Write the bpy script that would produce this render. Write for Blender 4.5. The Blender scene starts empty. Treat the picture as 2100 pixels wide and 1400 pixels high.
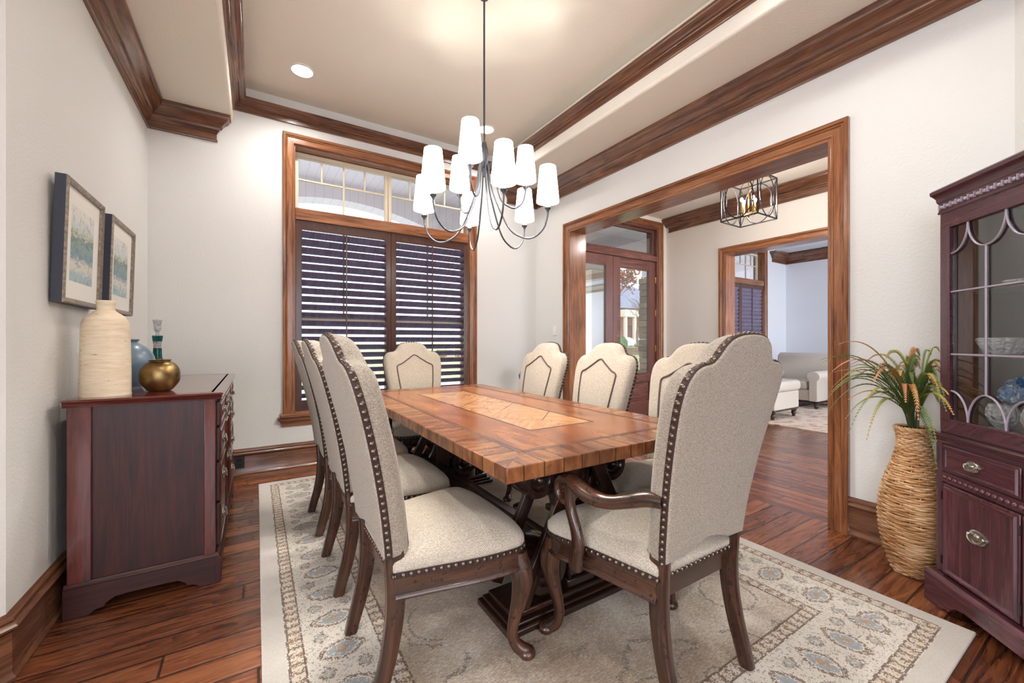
import bpy, bmesh, math, random
from mathutils import Vector, Matrix, noise as mnoise
random.seed(7)
S = bpy.context.scene
COL = S.collection
PI = math.pi

# ---------------------------------------------------------------- camera, world, exposure
cam_d = bpy.data.cameras.new('camera'); cam = bpy.data.objects.new('camera', cam_d); COL.objects.link(cam)
CAM_Z = 1.16
cam.location = (0, 0, CAM_Z)
cam.rotation_euler = (PI/2, 0, math.radians(-32.1))
cam_d.sensor_width = 36; cam_d.lens = 36*837/2100; cam_d.clip_start = 0.02; cam_d.clip_end = 500
S.camera = cam
S.view_settings.view_transform = 'Standard'; S.view_settings.look = 'None'
S.view_settings.gamma = 1; S.view_settings.use_curve_mapping = False
S.view_settings.exposure = 0.02
S.cycles.use_denoising = True
S.cycles.max_bounces = 10; S.cycles.diffuse_bounces = 5; S.cycles.glossy_bounces = 4
S.cycles.transmission_bounces = 8; S.cycles.transparent_max_bounces = 16
S.cycles.caustics_reflective = False; S.cycles.caustics_refractive = False
S.cycles.sample_clamp_indirect = 6

W = bpy.data.worlds.new('world'); S.world = W; W.use_nodes = True
wn = W.node_tree.nodes; wl = W.node_tree.links
bg = wn['Background']
sky = wn.new('ShaderNodeTexSky'); sky.sky_type = 'PREETHAM'; sky.turbidity = 3.0
sky.sun_direction = Vector((-0.5, -0.6, 0.62)).normalized()
mixw = wn.new('ShaderNodeMix'); mixw.data_type = 'RGBA'; mixw.inputs[0].default_value = 0.25
mixw.inputs[6].default_value = (0.80, 0.87, 1.0, 1)
wl.new(sky.outputs[0], mixw.inputs[7]); wl.new(mixw.outputs[2], bg.inputs[0])
bg.inputs[1].default_value = 3.2

def light(name, kind, loc, power, color=(1, 1, 1), rot=(0, 0, 0), **kw):
    d = bpy.data.lights.new(name, kind); d.energy = power; d.color = color
    for k, v in kw.items(): setattr(d, k, v)
    o = bpy.data.objects.new(name, d); o.location = loc; o.rotation_euler = rot; COL.objects.link(o)
    return o
light('sun', 'SUN', (0, -10, 30), 3.0, (1, 0.95, 0.88), (math.radians(50), 0, math.radians(-35)), angle=0.01)
WARM = (1.0, 0.95, 0.88)
# fill lamps added at unseen windows behind the camera, standing in for daylight
light('fill_rear', 'AREA', (-0.9, -5.3, 1.75), 100, (0.82, 0.89, 1.0), (math.radians(-108), 0, PI), shape='RECTANGLE', size=4.6, size_y=2.2)
light('fill_side', 'AREA', (-4.85, -1.8, 1.75), 200, (0.86, 0.92, 1.0), (0, math.radians(-108), 0), shape='RECTANGLE', size=2.2, size_y=3.6)
light('fill_foyer', 'AREA', (4.4, -2.85, 1.75), 110, (0.95, 0.96, 1.0), (math.radians(-90), 0, PI), shape='RECTANGLE', size=1.8, size_y=2.2)  # this and the next: fill lamps added at unseen foyer and living room windows
light('fill_living', 'AREA', (7.8, -2.85, 1.75), 210, (0.86, 0.92, 1.0), (math.radians(-90), 0, PI), shape='RECTANGLE', size=3.2, size_y=2.2)
# recessed downlights of the tray ceiling
DOWN = [(0.32, 3.73), (2.03, 3.745), (0.32, 0.85), (2.03, 0.85)]
for (x, y) in DOWN:
    light('downlight_lamp', 'SPOT', (x, y, 3.34), 60, WARM, spot_size=math.radians(150), spot_blend=0.9, shadow_soft_size=0.05)
for (x, y) in [(-1.4, -1.6), (0.6, -2.4), (-3.2, -1.6)]:  # unseen ceiling lamps added behind the camera for fill
    light('downlight_lamp', 'SPOT', (x, y, 3.03), 90, WARM, spot_size=math.radians(150), spot_blend=0.9, shadow_soft_size=0.05)

# ---------------------------------------------------------------- materials
def srgb(r, g, b):
    f = lambda c: ((c/255+0.055)/1.055)**2.4 if c/255 > 0.04045 else c/255/12.92
    return (f(r), f(g), f(b), 1)

class NT:
    """small helper to write node graphs as expressions"""
    def __init__(s, name):
        m = bpy.data.materials.new(name); m.use_nodes = True; s.m = m; s.t = m.node_tree
        s.b = s.t.nodes['Principled BSDF']; s.out = s.t.nodes['Material Output']
    def n(s, typ, ins=None, **kw):
        nd = s.t.nodes.new(typ)
        for k, v in kw.items(): setattr(nd, k, v)
        if ins:
            for k, v in ins.items(): s.put(nd.inputs[k], v)
        return nd
    def put(s, sock, v):
        if isinstance(v, bpy.types.NodeSocket): s.t.links.new(v, sock)
        else: sock.default_value = v
    def math(s, op, a, b=0.0, c=None):
        ins = {0: a, 1: b}
        if c is not None: ins[2] = c
        return s.n('ShaderNodeMath', ins, operation=op).outputs[0]
    def mul(s, a, b): return s.math('MULTIPLY', a, b)
    def add(s, a, b): return s.math('ADD', a, b)
    def sub(s, a, b): return s.math('SUBTRACT', a, b)
    def lt(s, a, b): return s.math('LESS_THAN', a, b)
    def gt(s, a, b): return s.math('GREATER_THAN', a, b)
    def band(s, x, lo, hi): return s.mul(s.gt(x, lo), s.lt(x, hi))
    def mix(s, f, a, b):
        nd = s.n('ShaderNodeMix', data_type='RGBA'); s.put(nd.inputs[0], f); s.put(nd.inputs[6], a); s.put(nd.inputs[7], b)
        return nd.outputs[2]
    def obj(s): return s.n('ShaderNodeTexCoord').outputs['Object']
    def attr(s, name='g'): return s.n('ShaderNodeAttribute', attribute_name=name).outputs['Vector']
    def scale(s, v, sc, loc=(0, 0, 0)):
        return s.n('ShaderNodeMapping', {'Vector': v, 'Scale': sc, 'Location': loc}).outputs[0]
    def noise(s, v, scale=5, detail=4, rough=0.5, dist=0):
        return s.n('ShaderNodeTexNoise', {'Vector': v, 'Scale': scale, 'Detail': detail, 'Roughness': rough, 'Distortion': dist}).outputs[0]
    def vor(s, v, scale=5, feature='F1', rnd=1.0):
        return s.n('ShaderNodeTexVoronoi', {'Vector': v, 'Scale': scale, 'Randomness': rnd}, feature=feature).outputs[0]
    def ramp(s, f, stops):
        nd = s.n('ShaderNodeValToRGB', {0: f}); cr = nd.color_ramp
        while len(cr.elements) < len(stops): cr.elements.new(0.5)
        for e, (p, c) in zip(cr.elements, stops): e.position = p; e.color = c
        return nd.outputs[0]
    def sep(s, v):
        o = s.n('ShaderNodeSeparateXYZ', {0: v}).outputs; return o[0], o[1], o[2]
    def comb(s, x, y, z=0.0): return s.n('ShaderNodeCombineXYZ', {0: x, 1: y, 2: z}).outputs[0]
    def bump(s, h, strength=0.3, dist=0.01):
        s.put(s.b.inputs['Normal'], s.n('ShaderNodeBump', {'Height': h, 'Strength': strength, 'Distance': dist}).outputs[0])
    def P(s, **kw):
        for k, v in kw.items(): s.put(s.b.inputs[k.replace('_', ' ')], v)
        return s.m

def flat(name, col, rough=0.6, metal=0.0, **kw):
    t = NT(name); t.P(Base_Color=col, Roughness=rough, Metallic=metal, **kw); return t.m

def wood(name, dark, mid, hi=None, rough=0.3, scale=1.0, coat=0.3, speck=0.0):
    t = NT(name); g = t.attr()
    v = t.scale(g, (1.4*scale, 16*scale, 16*scale))
    n = t.noise(v, 1.6, 7, 0.62, 1.2)
    f = t.noise(t.scale(g, (6*scale, 160*scale, 160*scale)), 1.0, 3, 0.6)
    big = t.noise(g, 2.2, 2, 0.5)
    k = t.add(t.add(t.mul(n, 0.62), t.mul(f, 0.22)), t.mul(big, 0.18))
    c = t.ramp(k, [(0.36, dark), (0.52, mid), (0.66, hi or mid)])
    if speck:
        sp = t.noise(t.obj(), 34, 3, 0.7)
        c = t.mix(t.mul(t.math('SMOOTH_MIN', t.mul(t.gt(sp, 0.60), 1.0), 1.0, 0.1), speck), c, (0.012, 0.007, 0.005, 1))
    t.bump(f, 0.12, 0.002)
    t.P(Base_Color=c, Roughness=rough, Coat_Weight=coat, Coat_Roughness=0.12)
    return t.m

M = {}
def mk_materials():
    # painted plaster walls
    for nm, c in (('wall', srgb(224, 224, 221)), ('ceiling', srgb(238, 231, 218)), ('wall_living', srgb(226, 229, 235)), ('wall_foyer', srgb(230, 224, 216))):  # living room paint has the bluish cast of daylight mixed in
        t = NT(nm); o = t.obj()
        h = t.noise(o, 80, 3, 0.55)
        t.bump(h, 0.3, 0.006); t.P(Base_Color=c, Roughness=0.62); M[nm] = t.m
    M['trim'] = wood('trim_wood', srgb(84, 48, 30), srgb(142, 90, 58), srgb(172, 118, 78), 0.27, coat=0.35)
    M['trim_dark'] = wood('crown_wood', srgb(66, 42, 32), srgb(110, 72, 52), srgb(140, 96, 68), 0.25, coat=0.4)
    M['shutter'] = wood('shutter_wood', srgb(44, 27, 24), srgb(78, 46, 36), srgb(104, 64, 48), 0.28, coat=0.3)
    M['louver'] = wood('louver_wood_sheen', srgb(88, 78, 94), srgb(112, 102, 126), srgb(126, 116, 142), 0.18, coat=0.3)  # brown slats; bluish sky sheen painted into the wood colour
    M['door'] = wood('door_wood', srgb(58, 32, 30), srgb(112, 70, 62), srgb(142, 96, 88), 0.3)
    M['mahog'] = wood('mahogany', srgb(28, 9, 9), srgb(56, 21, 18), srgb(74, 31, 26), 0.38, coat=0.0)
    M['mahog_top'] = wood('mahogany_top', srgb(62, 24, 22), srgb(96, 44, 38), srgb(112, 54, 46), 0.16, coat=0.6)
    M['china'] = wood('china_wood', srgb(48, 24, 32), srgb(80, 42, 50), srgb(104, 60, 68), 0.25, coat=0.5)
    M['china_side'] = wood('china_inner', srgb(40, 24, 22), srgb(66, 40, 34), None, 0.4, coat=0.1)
    M['china_glare'] = wood('china_glare', srgb(146, 136, 150), srgb(166, 156, 170), None, 0.3, coat=0.4)  # dark cabinet wood painted pale lavender to carry its glare
    M['leg'] = wood('chair_wood', srgb(34, 20, 15), srgb(66, 40, 28), srgb(98, 60, 40), 0.26, coat=0.4, speck=0.75)
    M['pedestal'] = wood('pedestal_wood', srgb(22, 13, 11), srgb(44, 26, 20), srgb(72, 42, 30), 0.25, coat=0.5)
    # floor planks
    def floor(nm, along, width=0.123, phase=0.976, darker=1.0):
        t = NT(nm); x, y, z = t.sep(t.obj())
        a, b = (x, y) if along == 'x' else (y, x)
        r = t.math('DIVIDE', t.sub(b, phase), width)
        row = t.math('FLOOR', r); fr = t.math('FRACT', r)
        rn = t.n('ShaderNodeTexWhiteNoise', {'W': row}, noise_dimensions='1D').outputs[0]
        q = t.add(t.math('DIVIDE', a, 1.25), t.mul(rn, 7.3))
        pid = t.math('FLOOR', q); fq = t.math('FRACT', q)
        rn2 = t.n('ShaderNodeTexWhiteNoise', {'Vector': t.comb(row, pid, 3.1)}, noise_dimensions='3D').outputs[0]
        e1 = t.math('MINIMUM', fr, t.sub(1.0, fr)); e2 = t.mul(t.math('MINIMUM', fq, t.sub(1.0, fq)), 10.0)
        edge = t.math('MINIMUM', e1, e2)
        groove = t.lt(edge, 0.036)
        gv = t.comb(t.mul(a, 1.0), t.add(t.mul(b, 9.0), t.mul(rn2, 40)), t.mul(rn2, 31))
        n1 = t.noise(gv, 2.0, 6, 0.6, 2.2)
        w = t.math('FRACT', t.mul(t.noise(gv, 0.8, 2, 0.5, 1.0), 9.0))
        fine = t.noise(t.comb(t.mul(a, 8), t.mul(b, 190), rn2), 1.0, 3, 0.6)
        k = t.add(t.add(t.mul(n1, 0.55), t.mul(w, 0.14)), t.add(t.mul(fine, 0.2), t.mul(t.sub(rn2, 0.5), 0.20)))
        c = t.ramp(k, [(0.26, srgb(60, 30, 18)), (0.46, srgb(120, 68, 42)), (0.62, srgb(158, 98, 62)), (0.75, srgb(176, 116, 78))])
        c = t.mix(t.mul(groove, 0.85), c, srgb(34, 20, 16))
        hgt = t.add(t.mul(t.math('MINIMUM', edge, 0.09), 14.0), t.add(t.mul(fine, 0.25), t.mul(n1, 0.5)))
        t.bump(hgt, 0.35, 0.004)
        t.P(Base_Color=c, Roughness=t.add(0.2, t.mul(n1, 0.16)), Coat_Weight=0.25, Coat_Roughness=0.15); M[nm] = t.m
    floor('floor_planks', 'x'); floor('floor_planks_foyer', 'y', 0.09, 3.0)
    # fabrics
    def fabric(nm, c1, c2, wscale=1.0):
        t = NT(nm); o = t.obj(); x, y, z = t.sep(o)
        k = 560*wscale
        h = t.mul(t.math('SINE', t.mul(t.add(x, y), k)), t.math('SINE', t.mul(t.add(z, t.mul(t.sub(x, y), 0.7)), k)))
        n = t.noise(o, 340, 2, 0.6); n2 = t.noise(t.scale(o, (1, 1, 2.2)), 170, 3, 0.6)
        c = t.ramp(t.add(t.mul(n, 0.55), t.mul(n2, 0.45)), [(0.34, c1), (0.62, c2)])
        t.bump(t.add(t.mul(h, 0.5), n), 0.55, 0.0022)
        t.P(Base_Color=c, Roughness=0.9, Sheen_Weight=0.25); M[nm] = t.m
    fabric('linen', srgb(146, 134, 118), srgb(212, 202, 187)); fabric('linen_back', srgb(118, 106, 94), srgb(190, 179, 163), 1.3)
    M['leather'] = flat('leather', srgb(206, 198, 186), 0.42)
    M['inlay'] = flat('inlay', srgb(50, 29, 20), 0.42)
    M['welt'] = flat('welt', srgb(74, 58, 52), 0.6)
    M['gimp'] = flat('gimp', srgb(52, 36, 30), 0.6)
    M['nail'] = flat('nail', srgb(120, 104, 94), 0.32, 1.0)
    M['brass'] = flat('brass', srgb(178, 140, 78), 0.3, 1.0)
    M['pewter'] = flat('pewter', srgb(176, 172, 162), 0.28, 1.0)
    M['iron'] = flat('iron', srgb(88, 88, 94), 0.4, 0.8)
    M['iron_dark'] = flat('iron_dark', srgb(44, 42, 46), 0.4, 0.7)
    t = NT('brass_pot'); n = t.noise(t.obj(), 9, 4, 0.6)
    t.P(Base_Color=t.ramp(n, [(0.35, srgb(112, 88, 54)), (0.65, srgb(170, 144, 98))]), Metallic=1.0, Roughness=t.add(0.24, t.mul(n, 0.25))); M['brass_pot'] = t.m
    t = NT('cream_clay'); o = t.obj(); pit = t.noise(t.scale(o, (14, 14, 60)), 1.6, 3, 0.7); n = t.noise(t.scale(o, (4, 4, 30)), 3, 3, 0.6)
    c = t.ramp(n, [(0.3, srgb(222, 200, 168)), (0.7, srgb(238, 224, 200))]); hole = t.gt(pit, 0.69)
    t.bump(t.sub(n, t.mul(hole, 1.5)), 0.3, 0.003); t.P(Base_Color=t.mix(t.mul(hole, 0.75), c, srgb(104, 78, 54)), Roughness=0.8); M['cream_clay'] = t.m
    M['blue_glaze'] = flat('blue_glaze', srgb(104, 126, 146), 0.3, Coat_Weight=0.4)
    M['white_glaze'] = flat('white_glaze', srgb(222, 220, 214), 0.3)
    M['white_plastic'] = flat('white_plastic', srgb(238, 236, 230), 0.4)
    M['black_plastic'] = flat('black_plastic', srgb(30, 26, 26), 0.35)
    M['sash'] = flat('sash', srgb(226, 214, 190), 0.5)
    M['mat_board'] = flat('mat_board', srgb(236, 234, 228), 0.8)
    t = NT('frame_silver'); n = t.noise(t.obj(), 60, 3, 0.6)
    t.P(Base_Color=t.ramp(n, [(0.3, srgb(120, 108, 96)), (0.7, srgb(172, 160, 146))]), Metallic=0.5, Roughness=0.4); M['frame_silver'] = t.m
    M['frame_side'] = flat('frame_side', srgb(58, 62, 76), 0.6)
    for nm, sd in (('painting_a', 0.0), ('painting_b', 5.3)):      # soft abstract lake views
        t = NT(nm); x, y, z = t.sep(t.attr()); v = t.comb(x, y, sd)
        n = t.noise(t.scale(v, (3, 9, 1)), 1.5, 6, 0.6, 1.5); n2 = t.noise(v, 7, 5, 0.65, 1)
        k = t.add(z, t.mul(t.sub(n, 0.5), 0.55))
        k = t.add(y, t.mul(t.sub(n, 0.5), 0.5))
        c = t.ramp(k, [(0.08, srgb(168, 190, 196)), (0.22, srgb(226, 220, 206)), (0.36, srgb(120, 152, 166)), (0.5, srgb(148, 170, 160)), (0.58, srgb(104, 134, 140)), (0.64, srgb(190, 196, 170)), (0.74, srgb(206, 214, 216)), (0.95, srgb(228, 226, 220))])
        c = t.mix(t.mul(t.gt(n2, 0.56), 0.35), c, srgb(90, 122, 140)); t.P(Base_Color=c, Roughness=0.6); M[nm] = t.m
    # thin glass: clear with a mirror coat by angle
    def pane(nm, tint, lo=0.06, k=0.55):
        t = NT(nm); tr = t.n('ShaderNodeBsdfTransparent', {0: tint}); gl = t.n('ShaderNodeBsdfGlossy', {'Roughness': 0.01})
        lw = t.n('ShaderNodeLayerWeight', {'Blend': 0.35}).outputs['Fresnel']
        mx = t.n('ShaderNodeMixShader', {0: t.math('MINIMUM', t.add(t.mul(lw, k), lo-0.05), 0.9)}); t.t.links.new(tr.outputs[0], mx.inputs[1]); t.t.links.new(gl.outputs[0], mx.inputs[2])
        t.t.links.new(mx.outputs[0], t.out.inputs[0]); M[nm] = t.m
    pane('glass', (0.97, 0.98, 0.98, 1)); pane('glass_cabinet', (0.97, 0.98, 0.98, 1), 0.055, 0.22)
    t = NT('crystal'); vv = t.vor(t.obj(), 70, 'F1', 0.9); t.bump(vv, 0.9, 0.012)
    t.P(Base_Color=(0.96, 0.97, 0.98, 1), Roughness=0.05, Transmission_Weight=0.55); M['crystal'] = t.m
    M['teal_glass'] = flat('teal_glass', srgb(20, 140, 130), 0.04, Transmission_Weight=0.7)
    M['shade'] = NT('shade').P(Base_Color=(0.95, 0.93, 0.9, 1), Roughness=0.8, Emission_Color=(1, 0.97, 0.92, 1), Emission_Strength=6.5)
    M['bulb'] = NT('bulb').P(Base_Color=(1, 1, 1, 1), Emission_Color=(1, 0.93, 0.82, 1), Emission_Strength=14)
    M['lens'] = NT('lens').P(Base_Color=(1, 1, 1, 1), Emission_Color=(1, 0.98, 0.95, 1), Emission_Strength=6)
    M['candle'] = flat('candle', srgb(240, 236, 226), 0.5)
    # wicker
    t = NT('wicker'); n = t.noise(t.scale(t.attr(), (6, 40, 40)), 1.5, 4, 0.6); n2 = t.noise(t.obj(), 9, 2)
    t.P(Base_Color=t.ramp(t.add(t.mul(n, 0.6), t.mul(n2, 0.4)), [(0.32, srgb(128, 84, 52)), (0.48, srgb(196, 146, 96)), (0.64, srgb(232, 200, 160))]), Roughness=0.55); M['wicker'] = t.m
    M['wicker_inner'] = flat('wicker_inner', srgb(74, 46, 28), 0.9)
    # fern frond: green at the stem, yellow to rust at the tip
    t = NT('frond'); gx, gy, gz = t.sep(t.attr()); rnd = t.n('ShaderNodeObjectInfo').outputs['Random']
    a = t.ramp(gx, [(0.0, srgb(46, 58, 26)), (0.5, srgb(96, 112, 40)), (0.8, srgb(158, 160, 60)), (1.0, srgb(206, 156, 96))])
    b = t.ramp(gx, [(0.0, srgb(58, 64, 30)), (0.45, srgb(130, 108, 48)), (0.75, srgb(196, 134, 84)), (1.0, srgb(222, 160, 122))])
    c2 = t.ramp(gx, [(0.0, srgb(48, 66, 36)), (0.6, srgb(84, 108, 56)), (1.0, srgb(128, 146, 84))])
    t.P(Base_Color=t.mix(t.gt(rnd, 0.76), t.mix(t.lt(rnd, 0.35), a, c2), b), Roughness=0.5); M['frond'] = t.m
    t = NT('hydrangea'); n = t.noise(t.obj(), 38, 2)
    t.P(Base_Color=t.ramp(n, [(0.35, srgb(28, 72, 130)), (0.5, srgb(84, 138, 190)), (0.62, srgb(196, 214, 214))]), Roughness=0.7); M['hydrangea'] = t.m
    # outdoors
    for nm, c1, c2, sc in (('lawn', srgb(150, 158, 104), srgb(190, 192, 140), 3), ('hedge', srgb(206, 210, 204), srgb(250, 250, 248), 2), ('roof', srgb(120, 128, 144), srgb(156, 162, 176), 3),
                           ('paving', srgb(200, 198, 192), srgb(226, 224, 218), 1), ('bark', srgb(100, 82, 70), srgb(140, 118, 100), 6), ('brown_leaf', srgb(120, 72, 46), srgb(176, 116, 80), 5),
                           ('shrub_green', srgb(60, 96, 60), srgb(110, 146, 90), 5)):
        t = NT(nm); t.P(Base_Color=t.ramp(t.noise(t.obj(), sc, 4, 0.6), [(0.35, c1), (0.65, c2)]), Roughness=0.9); M[nm] = t.m
    def masonry(nm, c1, c2, mort, w, h):
        t = NT(nm); x, y, z = t.sep(t.obj())
        br = t.n('ShaderNodeTexBrick', {'Vector': t.comb(t.add(x, y), z), 'Color1': c1, 'Color2': c2, 'Mortar': mort, 'Scale': 1.0, 'Mortar Size': 0.006, 'Brick Width': w, 'Row Height': h})
        t.P(Base_Color=br.outputs[0], Roughness=0.9); M[nm] = t.m
    masonry('brick', srgb(150, 96, 84), srgb(182, 126, 110), srgb(200, 190, 180), 0.22, 0.075)
    masonry('stone', srgb(96, 82, 66), srgb(150, 130, 104), srgb(84, 74, 64), 0.35, 0.14)
    t = NT('porch_ceiling'); x, y, z = t.sep(t.obj()); ln = t.lt(t.math('FRACT', t.mul(x, 9)), 0.1)
    t.P(Base_Color=t.mix(ln, srgb(228, 221, 224), srgb(214, 207, 210)), Roughness=0.7); M['porch_ceiling'] = t.m
    M['cream_paint'] = flat('cream_paint', srgb(232, 224, 204), 0.7)
    M['grey_backing'] = flat('grey_backing', srgb(112, 122, 122), 0.6)
    # dining table top : cross-banded border, line inlay, framed parquet centre (object x -0.56..0.56, y -1.155..1.155)
    t = NT('table_top'); o = t.obj(); x, y, z = t.sep(o)
    ax = t.math('ABSOLUTE', x); ay = t.math('ABSOLUTE', y)
    dx = t.sub(0.5625, ax); dy = t.sub(1.155, ay); de = t.math('MINIMUM', dx, dy); side = t.lt(dx, dy)
    al = t.add(t.mul(side, y), t.mul(t.sub(1.0, side), x)); cr = t.add(t.mul(side, x), t.mul(t.sub(1.0, side), y))
    pl = t.math('DIVIDE', al, 0.083); pf = t.math('FRACT', pl); pi_ = t.math('FLOOR', pl)
    rb = t.n('ShaderNodeTexWhiteNoise', {'W': pi_}, noise_dimensions='1D').outputs[0]
    isb = t.lt(de, 0.135)
    gb = t.noise(t.comb(t.mul(cr, 4), t.mul(al, 12), t.add(t.mul(rb, 9), t.mul(z, 6))), 1.5, 5, 0.55, 0.4)
    gf = t.noise(t.comb(t.mul(y, 2.2), t.mul(x, 7), z), 1.6, 5, 0.55, 0.8)
    isc = t.mul(t.lt(ax, 0.19), t.lt(ay, 0.74))
    gc = t.noise(t.comb(t.mul(t.add(ax, ay), 3), t.mul(t.sub(ax, ay), 22), 1.0), 1.6, 4, 0.6, 0.6)
    cb = t.ramp(t.add(gb, t.mul(t.sub(rb, 0.5), 0.2)), [(0.25, srgb(84, 48, 29)), (0.5, srgb(128, 79, 48)), (0.75, srgb(166, 112, 70))])
    cf = t.ramp(gf, [(0.25, srgb(92, 48, 28)), (0.5, srgb(132, 78, 45)), (0.78, srgb(168, 110, 66))])
    cc = t.ramp(gc, [(0.25, srgb(140, 94, 60)), (0.5, srgb(166, 118, 78)), (0.75, srgb(186, 140, 98))])
    c = t.mix(isc, cf, cc); c = t.mix(isb, c, cb)
    cx = t.math('ABSOLUTE', t.sub(ax, 0.19)); cy = t.math('ABSOLUTE', t.sub(ay, 0.74))
    lc = t.math('MAXIMUM', t.mul(t.lt(cx, 0.006), t.lt(ay, 0.746)), t.mul(t.lt(cy, 0.006), t.lt(ax, 0.196)))
    # corner of a diamond grid in the middle panel
    lc = t.math('MAXIMUM', lc, t.mul(isc, t.lt(t.math('ABSOLUTE', t.sub(t.math('FRACT', t.mul(t.add(ay, ax), 2.6)), 0.5)), 0.012)))
    ld = t.mul(t.math('ABSOLUTE', t.sub(de, 0.135)), 1.0)
    l1 = t.math('MAXIMUM', t.lt(ld, 0.0045), t.band(de, 0.149, 0.155))
    seam = t.mul(isb, t.lt(t.math('MINIMUM', pf, t.sub(1.0, pf)), 0.03))
    dark = t.math('MAXIMUM', t.math('MAXIMUM', lc, l1), seam)
    wear = t.gt(t.noise(o, 18, 4, 0.7), 0.63)
    c = t.mix(t.mul(dark, 0.82), c, srgb(40, 22, 14)); c = t.mix(t.mul(wear, 0.3), c, srgb(70, 34, 18))
    t.bump(t.sub(t.mul(gf, 0.15), t.math('MAXIMUM', t.mul(seam, 1.0), l1)), 0.25, 0.003)
    t.P(Base_Color=c, Roughness=t.add(0.20, t.mul(gf, 0.05))); M['table_top'] = t.m
    # rug
    t = NT('rug'); o = t.obj(); x, y, z = t.sep(o)
    RX, RY = 1.197, 1.74
    ax = t.math('ABSOLUTE', x); ay = t.math('ABSOLUTE', y)
    pix = t.n('ShaderNodeVectorMath', {0: o, 1: (0.0034, 0.0034, 1)}, operation='SNAP').outputs[0]
    px_, py_, pz_ = t.sep(pix); pax = t.math('ABSOLUTE', px_); pay = t.math('ABSOLUTE', py_)
    wob = t.mul(t.sub(t.noise(pix, 30, 2), 0.5), 0.012)
    ex = t.sub(RX, pax); ey = t.sub(RY, pay)
    d = t.add(t.math('MINIMUM', ex, ey), wob); isx = t.lt(ex, ey)
    sl = t.add(t.mul(isx, pay), t.mul(t.sub(1.0, isx), pax))          # distance along the side
    v = t.comb(pax, pay, 0.0)
    sn = t.noise(pix, 100, 2, 0.85); sn2 = t.noise(t.scale(pix, (1, 1, 1), (5, 2, 0)), 64, 3, 0.85); sn3 = t.noise(t.scale(pix, (1, 1, 1), (9, 4, 0)), 28, 3, 0.8)
    # lozenge medallions in the wide border
    ds = t.mul(t.sub(t.math('FRACT', t.math('DIVIDE', sl, 0.20)), 0.5), 0.20); dd = t.sub(d, 0.255)
    def ell(a, b, u, w_): return t.math('SQRT', t.add(t.math('POWER', t.math('DIVIDE', t.math('ABSOLUTE', u), a), 1.6), t.math('POWER', t.math('DIVIDE', t.math('ABSOLUTE', w_), b), 1.6)))
    r1 = t.add(ell(0.052, 0.082, ds, dd), t.mul(t.sub(sn3, 0.5), 0.55))
    ds2 = t.mul(t.sub(t.math('FRACT', t.add(t.math('DIVIDE', sl, 0.20), 0.5)), 0.5), 0.20); dd2 = t.sub(t.math('ABSOLUTE', dd), 0.062)
    r2 = t.add(ell(0.030, 0.026, ds2, dd2), t.mul(t.sub(sn3, 0.5), 0.8))
    worn = t.noise(pix, 7, 3, 0.6)
    cream = t.mix(t.noise(pix, 14, 3), srgb(236, 230, 218), srgb(214, 206, 192))
    brown = srgb(118, 92, 74); grey = srgb(150, 148, 146); blu = srgb(148, 160, 170); ochre = srgb(190, 146, 88)
    bordc = t.mix(t.mul(t.gt(sn2, 0.58), 0.75), cream, grey)
    bordc = t.mix(t.mul(t.gt(sn, 0.625), 0.8), bordc, brown)
    bordc = t.mix(t.mul(t.mul(t.lt(r1, 0.72), t.gt(sn2, 0.42)), 0.8), bordc, blu)
    bordc = t.mix(t.mul(t.mul(t.lt(r1, 0.36), t.gt(sn, 0.44)), 0.8), bordc, ochre)
    bordc = t.mix(t.mul(t.mul(t.band(r1, 0.80, 1.02), t.gt(sn, 0.46)), 0.85), bordc, brown)
    bordc = t.mix(t.mul(t.mul(t.lt(r2, 0.9), t.gt(sn2, 0.45)), 0.6), bordc, grey)
    bordc = t.mix(t.mul(t.mul(t.band(r2, 0.7, 1.1), t.gt(sn, 0.5)), 0.75), bordc, brown)
    bordc = t.mix(t.mul(t.gt(sn3, 0.66), 0.6), bordc, ochre)
    # field: washed taupe with cross streaks, pale patches and faded scrolls
    st = t.noise(t.scale(pix, (34, 190, 1)), 1.2, 4, 0.8); pt = t.noise(o, 2.2, 3, 0.6)
    fld = t.ramp(t.add(t.mul(st, 0.5), t.mul(pt, 0.5)), [(0.38, srgb(142, 122, 102)), (0.49, srgb(182, 165, 145)), (0.58, srgb(222, 212, 197))])
    f1 = t.add(t.vor(v, 4.2, 'F1', 0.7), t.mul(t.sub(sn3, 0.5), 0.12)); ring = t.math('ABSOLUTE', t.sub(t.math('FRACT', t.mul(f1, 2.6)), 0.5))
    pres = t.gt(t.noise(v, 2.6, 2), 0.47)
    fld = t.mix(t.mul(t.mul(t.mul(t.lt(ring, 0.055), t.gt(sn, 0.47)), pres), 0.75), fld, srgb(112, 98, 86))
    fld = t.mix(t.mul(t.mul(t.gt(sn2, 0.60), pres), 0.6), fld, srgb(154, 158, 162))
    fld = t.mix(t.mul(t.gt(sn, 0.66), 0.5), fld, srgb(226, 220, 210))
    c = t.mix(t.gt(d, 0.43), bordc, fld)
    guard = t.math('MAXIMUM', t.band(d, 0.085, 0.130), t.band(d, 0.385, 0.43))
    gw = t.math('ABSOLUTE', t.sub(t.math('FRACT', t.math('DIVIDE', sl, 0.045)), 0.5))
    gc = t.mix(t.mul(t.gt(t.add(t.mul(sn, 1.2), t.mul(gw, 0.5)), 0.76), 0.85), srgb(218, 208, 192), srgb(116, 84, 62)); gc = t.mix(t.mul(t.gt(sn2, 0.6), 0.8), gc, ochre)
    c = t.mix(guard, c, gc)
    ln = t.math('MAXIMUM', t.math('MAXIMUM', t.band(d, 0.078, 0.086), t.band(d, 0.128, 0.135)), t.math('MAXIMUM', t.band(d, 0.379, 0.386), t.band(d, 0.428, 0.436)))
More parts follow.
